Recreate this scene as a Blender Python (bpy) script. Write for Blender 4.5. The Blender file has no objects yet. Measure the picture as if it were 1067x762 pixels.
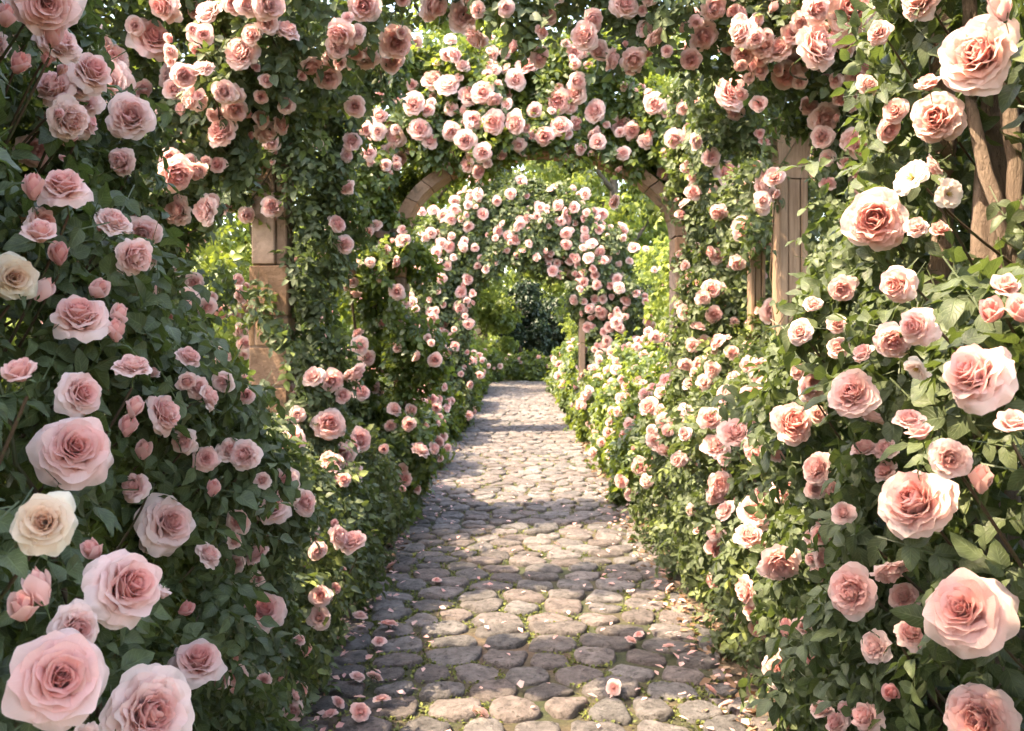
import bpy, math, random
import numpy as np
from mathutils import Vector, Matrix

rng = np.random.default_rng(7)
random.seed(7)
C = bpy.context.scene
COL = C.collection
PI = math.pi
F = 1000.0            # focal length in photo pixels (photo 1067 wide)
CX, CY = 540.0, 356.0 # vanishing point of the path in the photo
H = 1.5               # eye height, metres

# ---------------------------------------------------------------- objects
def link(o, parent=None, name_kind=None):
    COL.objects.link(o)
    if parent is not None:
        o.parent = parent
    return o

def empty(name, loc, label=None, cat=None, group=None, kind=None):
    o = bpy.data.objects.new(name, None)
    o.empty_display_size = 0.2
    COL.objects.link(o)
    o.location = loc
    tag(o, label, cat, group, kind)
    return o

def tag(o, label=None, cat=None, group=None, kind=None):
    if label: o['label'] = label
    if cat: o['category'] = cat
    if group: o['group'] = group
    if kind: o['kind'] = kind
    return o

def mesh_np(name, V, faces, mats, midx=None, attrs=None, uv=None, smooth=True):
    """V (n,3); faces: list of (m,k) int arrays (k = 3 or 4)."""
    me = bpy.data.meshes.new(name)
    V = np.asarray(V, dtype=np.float32)
    me.vertices.add(len(V))
    me.vertices.foreach_set('co', V.ravel())
    loops = np.concatenate([f.ravel() for f in faces]).astype(np.int32)
    tot = np.concatenate([np.full(len(f), f.shape[1], np.int32) for f in faces])
    start = np.concatenate([[0], np.cumsum(tot)[:-1]]).astype(np.int32)
    me.loops.add(len(loops))
    me.loops.foreach_set('vertex_index', loops)
    me.polygons.add(len(tot))
    me.polygons.foreach_set('loop_start', start)
    me.polygons.foreach_set('loop_total', tot)
    if midx is not None:
        me.polygons.foreach_set('material_index', np.asarray(midx, np.int32))
    me.polygons.foreach_set('use_smooth', np.full(len(tot), smooth, bool))
    for m in mats: me.materials.append(m)
    if attrs:
        for k, a in attrs.items():
            at = me.attributes.new(k, 'FLOAT', 'POINT')
            at.data.foreach_set('value', np.asarray(a, np.float32))
    if uv is not None:
        u = me.uv_layers.new(name='UVMap')
        u.data.foreach_set('uv', np.asarray(uv, np.float32)[loops].ravel())
    me.update(calc_edges=True)
    return me

def obj(name, me, parent=None, loc=None):
    o = bpy.data.objects.new(name, me)
    link(o, parent)
    if loc is not None: o.location = loc
    return o

class MB:
    """collects numpy pieces into one mesh"""
    def __init__(s): s.V=[]; s.F=[]; s.M=[]; s.n=0; s.A=[]; s.U=[]
    def add(s, V, F, m=0, a=0.0, uv=None):
        V = np.asarray(V, float)
        F = np.asarray(F, int)
        s.V.append(V); s.F.append(F + s.n); s.M.append(np.full(len(F), m)); s.n += len(V)
        s.A.append(np.broadcast_to(np.asarray(a, float), (len(V),)))
        s.U.append(np.zeros((len(V), 2)) if uv is None else uv)
    def mesh(s, name, mats, smooth=True, aname='rnd'):
        # keep tri/quad order
        q = [(f, m) for f, m in zip(s.F, s.M) if len(f)]
        return mesh_np(name, np.concatenate(s.V), [f for f, _ in q], mats,
                       np.concatenate([m for _, m in q]), {aname: np.concatenate(s.A)},
                       np.concatenate(s.U), smooth)

def tube(mb, P, R, sides=7, m=0, a=0.0, cap=True):
    P = np.asarray(P, float); n = len(P)
    R = np.broadcast_to(np.asarray(R, float), (n,))
    T = np.gradient(P, axis=0)
    T /= np.linalg.norm(T, axis=1)[:, None] + 1e-9
    up = np.array([0, 0, 1.0]) if abs(T[0, 2]) < .9 else np.array([1.0, 0, 0])
    V = np.zeros((n, sides, 3)); uvs = np.zeros((n, sides, 2))
    th = np.arange(sides) / sides * 2 * PI
    N = np.cross(T[0], up); N /= np.linalg.norm(N)
    L = 0.0
    for i in range(n):
        N = N - T[i] * np.dot(N, T[i]); N /= np.linalg.norm(N) + 1e-9
        B = np.cross(T[i], N)
        V[i] = P[i] + R[i] * (np.cos(th)[:, None] * N + np.sin(th)[:, None] * B)
        if i: L += np.linalg.norm(P[i] - P[i-1])
        uvs[i, :, 0] = th / (2 * PI); uvs[i, :, 1] = L
    idx = np.arange(n * sides).reshape(n, sides)
    a0 = idx[:-1]; b0 = idx[1:]
    Q = np.stack([a0, np.roll(a0, -1, 1), np.roll(b0, -1, 1), b0], -1).reshape(-1, 4)
    VV = V.reshape(-1, 3)
    mb.add(VV, Q, m, a, uvs.reshape(-1, 2))
    if cap:
        c = np.vstack([VV[-sides:], P[-1:] + T[-1] * R[-1] * .4])
        k = np.arange(sides)
        mb.add(c, np.stack([k, np.roll(k, -1), np.full(sides, sides)], -1), m, a)

def box(mb, lo, hi, bev=0.01, m=0, a=0.0, jit=0.0):
    """bevelled box (chamfered edges)"""
    lo = np.asarray(lo, float); hi = np.asarray(hi, float)
    c = (lo + hi) / 2; h = (hi - lo) / 2
    b = min(bev, h.min() * .45)
    V = []; key = {}
    for sx in (-1, 1):
        for sy in (-1, 1):
            for sz in (-1, 1):
                for ax in range(3):
                    p = np.array([sx, sy, sz]) * (h - b)
                    p[ax] = np.array([sx, sy, sz])[ax] * h[ax]
                    key[(sx, sy, sz, ax)] = len(V)
                    V.append(c + p + rng.normal(0, jit, 3) if jit else c + p)
    Q = []; Tq = []
    for ax in range(3):
        o = [i for i in range(3) if i != ax]
        for s in (-1, 1):
            f = []
            for (p, q) in ((-1, -1), (1, -1), (1, 1), (-1, 1)):
                k = [0, 0, 0]; k[ax] = s; k[o[0]] = p; k[o[1]] = q
                f.append(key[tuple(k) + (ax,)])
            Q.append(f)
    for ax in range(3):   # edge along axis ax
        o = [i for i in range(3) if i != ax]
        for p in (-1, 1):
            for q in (-1, 1):
                k1 = [0, 0, 0]; k1[ax] = -1; k1[o[0]] = p; k1[o[1]] = q
                k2 = list(k1); k2[ax] = 1
                Q.append([key[tuple(k1) + (o[0],)], key[tuple(k2) + (o[0],)], key[tuple(k2) + (o[1],)], key[tuple(k1) + (o[1],)]])
    for sx in (-1, 1):
        for sy in (-1, 1):
            for sz in (-1, 1):
                Tq.append([key[(sx, sy, sz, i)] for i in range(3)])
    V = np.array(V)
    def orient(fs):
        out = []
        for f in fs:
            P = V[f]; n = np.cross(P[1] - P[0], P[2] - P[0])
            out.append(f if np.dot(n, P.mean(0) - c) > 0 else f[::-1])
        return out
    n0 = s0 = mb.n
    mb.add(V, np.array(orient(Q)), m, a)
    mb.V.append(np.zeros((0, 3))); mb.F.append(np.array(orient(Tq)) + n0); mb.M.append(np.full(8, m))
    mb.A.append(np.zeros(0)); mb.U.append(np.zeros((0, 2)))

# ---------------------------------------------------------------- materials
def new_mat(name):
    m = bpy.data.materials.new(name); m.use_nodes = True
    nt = m.node_tree; nt.nodes.clear()
    return m, nt, nt.nodes, nt.links

def node(nt, t, **kw):
    n = nt.nodes.new(t)
    for k, v in kw.items():
        if k in n.inputs.keys(): n.inputs[k].default_value = v
        else: setattr(n, k, v)
    return n

def ramp(nt, stops, interp='LINEAR'):
    r = nt.nodes.new('ShaderNodeValToRGB'); r.color_ramp.interpolation = interp
    e = r.color_ramp.elements
    while len(e) > 1: e.remove(e[0])
    e[0].position = stops[0][0]; e[0].color = (*stops[0][1], 1)
    for p, c in stops[1:]:
        x = e.new(p); x.color = (*c, 1)
    return r

def thin_shader(nt, colsock, transcol, rough, spec, transw, bump=None):
    """two-sided thin sheet: principled + translucent"""
    b = node(nt, 'ShaderNodeBsdfPrincipled', Roughness=rough)
    b.inputs['Specular IOR Level'].default_value = spec
    nt.links.new(colsock, b.inputs['Base Color'])
    t = node(nt, 'ShaderNodeBsdfTranslucent')
    if transcol is None: nt.links.new(colsock, t.inputs['Color'])
    else: nt.links.new(transcol, t.inputs['Color'])
    if bump is not None:
        nt.links.new(bump, b.inputs['Normal'])
    mx = node(nt, 'ShaderNodeMixShader'); mx.inputs[0].default_value = transw
    nt.links.new(b.outputs[0], mx.inputs[1]); nt.links.new(t.outputs[0], mx.inputs[2])
    o = node(nt, 'ShaderNodeOutputMaterial'); nt.links.new(mx.outputs[0], o.inputs['Surface'])
    return b

def petal_mat(name, deep, mid, pale, var=0.35):
    m, nt, N, L = new_mat(name)
    at = node(nt, 'ShaderNodeAttribute', attribute_name='tone')
    oi = node(nt, 'ShaderNodeObjectInfo')
    # every flower is a little younger or older: shift along the ramp
    ma = node(nt, 'ShaderNodeMath', operation='MULTIPLY_ADD')
    L.new(oi.outputs['Random'], ma.inputs[0]); ma.inputs[1].default_value = var; ma.inputs[2].default_value = -var * .5
    ad = node(nt, 'ShaderNodeMath', operation='ADD'); L.new(at.outputs['Fac'], ad.inputs[0]); L.new(ma.outputs[0], ad.inputs[1])
    # fine streaks running up the petal
    uv = node(nt, 'ShaderNodeUVMap'); mp = node(nt, 'ShaderNodeMapping'); mp.inputs['Scale'].default_value = (26, 1.6, 1)
    L.new(uv.outputs[0], mp.inputs[0])
    nz = node(nt, 'ShaderNodeTexNoise', Scale=1.0, Detail=3.0); L.new(mp.outputs[0], nz.inputs['Vector'])
    st = node(nt, 'ShaderNodeMath', operation='MULTIPLY_ADD'); L.new(nz.outputs[0], st.inputs[0]); st.inputs[1].default_value = .32
    L.new(ad.outputs[0], st.inputs[2])
    sb = node(nt, 'ShaderNodeMath', operation='SUBTRACT'); L.new(st.outputs[0], sb.inputs[0]); sb.inputs[1].default_value = .16
    r = ramp(nt, [(0, deep), (.45, mid), (.95, pale)]); L.new(sb.outputs[0], r.inputs[0])
    bp = node(nt, 'ShaderNodeBump', Strength=.35, Distance=.003); L.new(nz.outputs[0], bp.inputs['Height'])
    b = thin_shader(nt, r.outputs[0], None, .6, .2, .50, bp.outputs[0])
    b.inputs['Sheen Weight'].default_value = .12
    return m

def leaf_mat(name, dark, mid, young_glow, trans, rough=.42, spec=.45, tw=.30, veins=True):
    m, nt, N, L = new_mat(name)
    at = node(nt, 'ShaderNodeAttribute', attribute_name='rnd')
    r = ramp(nt, [(0, dark), (.55, mid), (.86, tuple(.5*a+.5*b for a, b in zip(mid, young_glow))), (.93, young_glow), (1, young_glow)])
    L.new(at.outputs['Fac'], r.inputs[0])
    col = r.outputs[0]; bump = None
    if veins:
        uv = node(nt, 'ShaderNodeUVMap')
        sx = node(nt, 'ShaderNodeSeparateXYZ'); L.new(uv.outputs[0], sx.inputs[0])
        au = node(nt, 'ShaderNodeMath', operation='ABSOLUTE'); L.new(sx.outputs[0], au.inputs[0])
        # side veins: sin((v - .55|u|) * k)
        m1 = node(nt, 'ShaderNodeMath', operation='MULTIPLY_ADD'); L.new(au.outputs[0], m1.inputs[0]); m1.inputs[1].default_value = -.32; L.new(sx.outputs[1], m1.inputs[2])
        m2 = node(nt, 'ShaderNodeMath', operation='MULTIPLY'); L.new(m1.outputs[0], m2.inputs[0]); m2.inputs[1].default_value = 46
        s = node(nt, 'ShaderNodeMath', operation='SINE'); L.new(m2.outputs[0], s.inputs[0])
        vein = node(nt, 'ShaderNodeMapRange'); L.new(s.outputs[0], vein.inputs[0]); vein.inputs[1].default_value = .75; vein.inputs[2].default_value = 1.0
        mid_ = node(nt, 'ShaderNodeMapRange'); L.new(au.outputs[0], mid_.inputs[0]); mid_.inputs[1].default_value = .10; mid_.inputs[2].default_value = .02
        mxv = node(nt, 'ShaderNodeMath', operation='MAXIMUM'); L.new(vein.outputs[0], mxv.inputs[0]); L.new(mid_.outputs[0], mxv.inputs[1])
        nz = node(nt, 'ShaderNodeTexNoise', Scale=60.0, Detail=3.0)
        tc = node(nt, 'ShaderNodeTexCoord'); L.new(tc.outputs['Object'], nz.inputs['Vector'])
        mc = node(nt, 'ShaderNodeMix', data_type='RGBA'); mc.inputs[0].default_value = 0
        f = node(nt, 'ShaderNodeMath', operation='MULTIPLY'); L.new(mxv.outputs[0], f.inputs[0]); f.inputs[1].default_value = .35
        L.new(f.outputs[0], mc.inputs[0]); L.new(col, mc.inputs[6]); mc.inputs[7].default_value = (*[min(1, c*1.9+.02) for c in mid], 1)
        hs = node(nt, 'ShaderNodeHueSaturation'); L.new(mc.outputs[2], hs.inputs['Color'])
        vr = node(nt, 'ShaderNodeMapRange'); L.new(nz.outputs[0], vr.inputs[0]); vr.inputs[1].default_value=.3; vr.inputs[2].default_value=.7; vr.inputs[3].default_value = .72; vr.inputs[4].default_value = 1.3
        L.new(vr.outputs[0], hs.inputs['Value'])
        col = hs.outputs[0]
        bp = node(nt, 'ShaderNodeBump', Strength=.5, Distance=.0012); bp.invert = True
        L.new(mxv.outputs[0], bp.inputs['Height']); bump = bp.outputs[0]
    tr = node(nt, 'ShaderNodeRGB'); tr.outputs[0].default_value = (*trans, 1)
    mt = node(nt, 'ShaderNodeMix', data_type='RGBA'); mt.inputs[0].default_value = .35
    L.new(tr.outputs[0], mt.inputs[6]); L.new(col, mt.inputs[7])
    thin_shader(nt, col, mt.outputs[2], rough, spec, tw, bump)
    return m

def solid_mat(name, c1, c2, scale=8.0, rough=.8, bump=.4, bdist=.004, stretch=(1, 1, 1), spots=None, spec=.3, attr=False, sat=(.6, 1.35)):
    m, nt, N, L = new_mat(name)
    tc = node(nt, 'ShaderNodeTexCoord'); mp = node(nt, 'ShaderNodeMapping'); mp.inputs['Scale'].default_value = stretch
    L.new(tc.outputs['Object'], mp.inputs[0])
    n1 = node(nt, 'ShaderNodeTexNoise', Scale=scale, Detail=8.0, Roughness=.65); L.new(mp.outputs[0], n1.inputs['Vector'])
    r = ramp(nt, [(.3, c1), (.7, c2)]); L.new(n1.outputs[0], r.inputs[0])
    col = r.outputs[0]
    if spots:
        n2 = node(nt, 'ShaderNodeTexNoise', Scale=spots[1], Detail=6.0, Roughness=.7); L.new(mp.outputs[0], n2.inputs['Vector'])
        mr = node(nt, 'ShaderNodeMapRange'); L.new(n2.outputs[0], mr.inputs[0]); mr.inputs[1].default_value = spots[2]; mr.inputs[2].default_value = spots[2] + .1
        mx = node(nt, 'ShaderNodeMix', data_type='RGBA'); L.new(mr.outputs[0], mx.inputs[0]); L.new(col, mx.inputs[6]); mx.inputs[7].default_value = (*spots[0], 1)
        col = mx.outputs[2]
    if attr:
        at = node(nt, 'ShaderNodeAttribute', attribute_name='rnd')
        hs = node(nt, 'ShaderNodeHueSaturation'); L.new(col, hs.inputs['Color'])
        vr = node(nt, 'ShaderNodeMapRange'); L.new(at.outputs['Fac'], vr.inputs[0]); vr.inputs[3].default_value = .68; vr.inputs[4].default_value = 1.3
        L.new(vr.outputs[0], hs.inputs['Value'])
        sr = node(nt, 'ShaderNodeMath', operation='FRACT'); mm = node(nt, 'ShaderNodeMath', operation='MULTIPLY'); mm.inputs[1].default_value = 7.31
        L.new(at.outputs['Fac'], mm.inputs[0]); L.new(mm.outputs[0], sr.inputs[0])
        s2 = node(nt, 'ShaderNodeMapRange'); L.new(sr.outputs[0], s2.inputs[0]); s2.inputs[3].default_value = sat[0]; s2.inputs[4].default_value = sat[1]
        L.new(s2.outputs[0], hs.inputs['Saturation'])
        col = hs.outputs[0]
    b = node(nt, 'ShaderNodeBsdfPrincipled', Roughness=rough); b.inputs['Specular IOR Level'].default_value = spec
    L.new(col, b.inputs['Base Color'])
    bp = node(nt, 'ShaderNodeBump', Strength=bump, Distance=bdist)
    n3 = node(nt, 'ShaderNodeTexNoise', Scale=scale * 3, Detail=8.0, Roughness=.7); L.new(mp.outputs[0], n3.inputs['Vector'])
    L.new(n3.outputs[0], bp.inputs['Height']); L.new(bp.outputs[0], b.inputs['Normal'])
    o = node(nt, 'ShaderNodeOutputMaterial'); L.new(b.outputs[0], o.inputs['Surface'])
    return m

M = {}
M['pink']  = petal_mat('pink_petal', (.85, .39, .355), (.90, .55, .50), (.93, .715, .66))
M['cream'] = petal_mat('cream_petal', (.80, .46, .33), (.88, .66, .50), (.90, .80, .66), .2)
M['white'] = petal_mat('blush_petal', (.84, .55, .47), (.90, .72, .64), (.92, .84, .78), .2)
M['sepal'] = leaf_mat('sepal', (.06, .09, .03), (.10, .14, .05), (.16, .2, .06), (.25, .32, .08), veins=False, rough=.55)
M['stamen'] = solid_mat('stamen', (.55, .36, .08), (.75, .55, .18), 40, .7)
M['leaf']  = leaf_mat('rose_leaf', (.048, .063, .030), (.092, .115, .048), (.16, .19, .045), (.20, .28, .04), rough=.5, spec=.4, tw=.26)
M['leaf_sun'] = leaf_mat('sunlit_rose_leaf', (.042, .064, .026), (.09, .13, .04), (.20, .245, .04), (.34, .42, .045), tw=.38, veins=False)  # sunlit copy of the rose leaf, sun glow put into its colour
M['tree_leaf'] = leaf_mat('tree_leaf', (.06, .09, .022), (.125, .165, .042), (.20, .235, .05), (.42, .50, .09), tw=.46, veins=False)
M['conifer'] = leaf_mat('conifer_needle', (.018, .036, .018), (.034, .058, .028), (.07, .10, .045), (.06, .10, .04), tw=.15, veins=False)
M['cane']  = solid_mat('rose_cane', (.055, .035, .022), (.11, .065, .04), 30, .7, .4, .001, (1, 1, .3), spots=((.07, .09, .035), 6, .52))
M['bark']  = solid_mat('woody_bark', (.15, .10, .075), (.38, .275, .21), 8, .88, 1.0, .02, (4, 4, .9), spots=((.07, .045, .032), 14, .6))
M['tree_bark'] = solid_mat('tree_bark', (.05, .04, .03), (.13, .10, .075), 6, .9, .9, .02, (3, 3, .5))
M['wood']  = solid_mat('pale_weathered_wood', (.17, .10, .06), (.33, .215, .14), 7, .7, .5, .004, (9, 9, .45), spots=((.12, .08, .055), 7, .58))
M['stone'] = solid_mat('sandstone', (.19, .108, .068), (.35, .215, .142), 9, .92, 1.0, .014, spots=((.10, .075, .05), 5, .57), attr=True, sat=(.85, 1.12))
M['cobble'] = solid_mat('cobble_stone', (.060, .051, .048), (.215, .182, .172), 19, .8, 1.0, .022, spots=((.045, .038, .033), 30, .55), attr=True, spec=.35)

# ---------------------------------------------------------------- roses
def sstep(a, b, x):
    t = np.clip((x - a) / (b - a), 0, 1); return t * t * (3 - 2 * t)

def petal(phi, L, W, th0, th1, r0, z0, Rc, roll, wav, shape, tone0, nu, nv, R):
    """one curved petal; returns V, quads, tone, uv. angles measured from the flower's axis"""
    vs = np.linspace(0, 1, 40)
    al = th0 + (th1 - th0) * vs ** 1.3
    ds = L / 39
    rr = r0 + np.concatenate([[0], np.cumsum(np.sin(al[:-1]) * ds)])
    zz = z0 + np.concatenate([[0], np.cumsum(np.cos(al[:-1]) * ds)])
    u = np.linspace(-1, 1, nu + 1)[:, None] * np.ones((1, nv + 1))
    v = (np.linspace(0, 1, nv + 1) ** .85)[None, :] * np.ones((nu + 1, 1))
    if shape == 'point':   vv = v * (1 - .33 * np.abs(u) ** 1.25)
    elif shape == 'heart': vv = v * (1 - .22 * u ** 2 - .06 * np.exp(-(u / .18) ** 2))
    else:                  vv = v * (1 - .24 * u ** 2.0)
    rag = R.normal(0, 1, 4)
    vv = vv * (1 + .03 * wav / .05 * (np.sin(5 * u + rag[0] * 3) * .6 + np.sin(11 * u + rag[1] * 3) * .35) * v)
    wid = W * (.30 + .70 * sstep(0, .62, v)) * (1 - .10 * sstep(.8, 1, v))
    vc = np.clip(vv, 0, 1)
    r = np.interp(vc, vs, rr); z = np.interp(vc, vs, zz); a = np.interp(vc, vs, al)
    Rl = np.maximum(Rc, .04) * (1 + .6 * v * (Rc > .2))
    ang = np.clip(u * wid / Rl, -2.9, 2.9)
    lat = Rl * np.sin(ang); lift = Rl * (1 - np.cos(ang))
    e = np.maximum(np.abs(u) ** 4 * sstep(.35, .8, v), sstep(.72, 1, v) ** 1.5)
    disp = lift - roll * e + wav * (np.sin(u * 4.2 + rag[2] * 3) + .5 * np.sin(u * 8 + v * 4 + rag[3] * 3)) * v ** 2
    nr, nz = -np.cos(a), np.sin(a)
    x = r + nr * disp; zf = z + nz * disp
    c, s = math.cos(phi), math.sin(phi)
    V = np.stack([x * c - lat * s, x * s + lat * c, zf], -1).reshape(-1, 3)
    idx = np.arange((nu + 1) * (nv + 1)).reshape(nu + 1, nv + 1)
    Q = np.stack([idx[:-1, :-1], idx[1:, :-1], idx[1:, 1:], idx[:-1, 1:]], -1).reshape(-1, 4)
    tone = (tone0 + .30 * (vv - .55) + .12 * np.abs(u) ** 2).reshape(-1)
    uv = np.stack([u, vv], -1).reshape(-1, 2)
    return V, Q, tone, uv

def petals_for(kind, seed):
    """list of (t, petal kwargs): t 0 inner .. 1 outer"""
    R = np.random.default_rng(seed); out = []; out_list = []
    g = math.radians
    def lerp(a, b, t): return a + (b - a) * t
    if kind == 'tea':
        n = 46
        for k in range(n):
            t = k / (n - 1); out = t > .76
            th1 = np.interp(t, [0, .3, .58, .76, .77, 1], [-20, -10, 4, 30, 62, 100]) + R.normal(0, 1) * (12 if out else 4)
            th0 = np.interp(t, [0, .3, .6, 1], [4, 20, 42, 64])
            L = np.interp(t, [0, .35, .76, .77, 1], [.41, .44, .44, .43, .47]) * (R.uniform(.84, 1.12) if out else R.uniform(.94, 1.06))
            W = np.interp(t, [0, .35, .76, .77, 1], [.14, .24, .28, .25, .27]) * R.uniform(.88, 1.08)
            Rc = np.interp(t, [0, .3, .6, 1], [.05, .14, .27, .36])
            out_ = dict(phi=k * 2.39996 + R.normal(0, .22), L=L, W=W, th0=g(th0 + R.normal(0, 3)), th1=g(th1), r0=lerp(.012, .05, t), z0=lerp(.0, -.02, t), Rc=Rc,
                    roll=np.interp(t, [0, .3, .7, 1], [.016, .05, .075, .13]), wav=np.interp(t, [0, .6, 1], [.006, .014, .034]), shape='point' if t > .45 else 'round',
                    tone0=np.interp(t, [0, .35, .75, 1], [.12, .32, .60, .92]))
            yield_ = (t, out_); out_list.append(yield_)
        return out_list
    elif kind == 'open':
        n = 62
        for k in range(n):
            t = k / (n - 1)
            sw = R.normal(0, 1)
            th1 = np.interp(t, [0, .25, .5, .75, 1], [-34, -24, -4, 28, 76]) + sw * np.interp(t, [0, .4, 1], [10, 8, 5])
            th0 = np.interp(t, [0, .25, .6, 1], [14, 28, 46, 72])
            L = np.interp(t, [0, .3, .7, 1], [.33, .36, .40, .43])
            W = np.interp(t, [0, .3, 1], [.11, .17, .26])
            Rc = np.interp(t, [0, .3, .6, 1], [.08, .14, .26, .42])
            out.append((t, dict(phi=k * 2.39996 + R.normal(0, .35), L=L * R.uniform(.86, 1.12), W=W * R.uniform(.85, 1.1), th0=g(th0), th1=g(th1),
                    r0=lerp(.03, .05, t), z0=lerp(.02, -.02, t), Rc=Rc, roll=np.interp(t, [0, .4, 1], [.014, .03, .06]), wav=lerp(.012, .030, t),
                    shape=('heart', 'round')[k % 2], tone0=np.interp(t, [0, .35, .75, 1], [.22, .42, .66, .92]))))
    elif kind == 'half':
        n = 20
        for k in range(n):
            t = k / (n - 1)
            th1 = np.interp(t, [0, .4, .75, 1], [-10, 2, 26, 62]); th0 = np.interp(t, [0, .5, 1], [4, 22, 46])
            L = np.interp(t, [0, .5, 1], [.46, .52, .52]); W = np.interp(t, [0, .4, 1], [.16, .26, .30])
            out.append((t, dict(phi=k * 2.39996 + R.normal(0, .15), L=L * R.uniform(.94, 1.06), W=W, th0=g(th0), th1=g(th1 + R.normal(0, 6)), r0=lerp(.012, .05, t), z0=0,
                    Rc=np.interp(t, [0, .4, 1], [.06, .17, .4]), roll=lerp(.015, .08, t), wav=lerp(.004, .014, t), shape='point' if t > .6 else 'round',
                    tone0=np.interp(t, [0, .5, 1], [.1, .38, .72]))))
    elif kind == 'bud':
        n = 11
        for k in range(n):
            t = k / (n - 1)
            th1 = np.interp(t, [0, .6, 1], [-34, -28, -16]); th0 = np.interp(t, [0, .5, 1], [10, 26, 34])
            out.append((t, dict(phi=k * 2.39996, L=np.interp(t, [0, 1], [.80, .70]) * R.uniform(.95, 1.04), W=lerp(.18, .32, t), th0=g(th0), th1=g(th1), r0=lerp(.015, .05, t), z0=0,
                    Rc=lerp(.09, .24, t), roll=lerp(.02, .06, t), wav=.006, shape='point', tone0=lerp(.02, .42, t))))
    elif kind == 'blown':     # loose, flat, few petals and stamens
        n = 15
        for k in range(n):
            t = k / (n - 1)
            th1 = np.interp(t, [0, .4, 1], [30, 62, 98]) + R.normal(0, 8); th0 = np.interp(t, [0, 1], [46, 74])
            out.append((t, dict(phi=k * 2.39996 + R.normal(0, .2), L=lerp(.36, .46, t), W=lerp(.17, .26, t), th0=g(th0), th1=g(th1), r0=.04, z0=0,
                    Rc=.45, roll=lerp(.02, .05, t), wav=.026, shape='heart', tone0=lerp(.45, .9, t))))
    return out

def build_bloom(kind, seed, mat, nu, nv, split=None):
    """returns dict of meshes: whole | outer+heart, plus calyx"""
    R = np.random.default_rng(seed + 991)
    P = petals_for(kind, seed)
    parts = {'outer': MB(), 'heart': MB()}
    allv = []
    built = []
    for t, kw in P:
        V, Q, tone, uv = petal(nu=nu, nv=nv, R=R, **kw)
        tone = tone + R.normal(0, .07)
        built.append((t, V, Q, tone, uv)); allv.append(V)
    A = np.concatenate(allv)
    rad = np.percentile(np.hypot(A[:, 0], A[:, 1]), 99) if kind != 'bud' else np.hypot(A[:, 0], A[:, 1]).max()
    sc = .5 / rad
    for t, V, Q, tone, uv in built:
        k = 'heart' if (split is not None and t < split) else 'outer'
        parts[k].add(V * sc, Q, 0, tone, uv)
    # calyx: hip, five sepals, a stub of stalk
    cal = MB()
    zs = np.array([.02, 0, -.035, -.075, -.10, -.12]); rs = np.array([.05, .07, .085, .07, .035, .022])
    tube(cal, np.stack([zs * 0, zs * 0, zs], -1), rs, 9, 0, .5, cap=False)
    tube(cal, np.array([[0, 0, -.10], [.01, 0, -.3], [.03, .01, -.55]]), [.024, .02, .018], 6, 0, .3, cap=False)
    for k in range(5):
        th1 = 150 if kind not in ('bud', 'half') else (20 if kind == 'bud' else 120)
        V, Q, tone, uv = petal(phi=k * 2 * PI / 5 + .3, L=.36 if kind != 'bud' else .42, W=.055, th0=math.radians(40 if kind == 'bud' else 70), th1=math.radians(th1 + R.normal(0, 14)),
                               r0=.05, z0=-.02, Rc=.12, roll=.01, wav=.004, shape='point', tone0=.5, nu=2, nv=4, R=R)
        cal.add(V * np.array([1, 1, 1]), Q, 0, .5, uv)
    if kind == 'blown':
        for k in range(46):
            a = R.uniform(0, 2 * PI); q = R.uniform(.02, .11)
            p0 = np.array([.03 * math.cos(a), .03 * math.sin(a), .02]); p1 = np.array([q * math.cos(a), q * math.sin(a), R.uniform(.12, .17)])
            mb = parts['heart'] if split is not None else parts['outer']
            tube(mb, np.stack([p0, (p0 + p1) / 2 + [0, 0, .015], p1, p1 + [0, 0, .012]]), [.003, .003, .004, .009], 4, 1, .5)
    res = {}
    n = f'{kind}_rose'
    if split is None:
        # one mesh with the calyx in a slot of its own
        mb = parts['outer']
        for V, Fq, A_, U in zip(cal.V, cal.F, cal.A, cal.U): pass
        off = mb.n
        for V, Fq, A_, U in zip(cal.V, cal.F, cal.A, cal.U):
            mb.V.append(V); mb.F.append(Fq + off); mb.M.append(np.full(len(Fq), 2)); mb.A.append(A_); mb.U.append(U); mb.n += len(V)
        res['whole'] = mb.mesh(n, [M[mat], M['stamen'], M['sepal']], aname='tone')
    else:
        res['outer'] = parts['outer'].mesh(n, [M[mat], M['stamen']], aname='tone')
        res['heart'] = parts['heart'].mesh(n + '_heart', [M[mat], M['stamen']], aname='tone')
        res['calyx'] = cal.mesh(n + '_calyx', [M['sepal']], aname='rnd')
    return res
# ---------------------------------------------------------------- fields
_NK = rng.normal(0, 1, (24, 3)); _NK /= np.linalg.norm(_NK, axis=1)[:, None]
_NP = rng.uniform(0, 2 * PI, 24)
def wob(P, wl, amp, seed=0):
    """smooth bumpy noise: sum of plane waves"""
    out = 0
    for i in range(6):
        k = _NK[(i + seed * 5) % 24]; w = wl * (.6 + .25 * i)
        out = out + np.sin(P @ k * (2 * PI / w) + _NP[(i * 3 + seed * 7) % 24])
    return out * amp / 2.4

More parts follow.
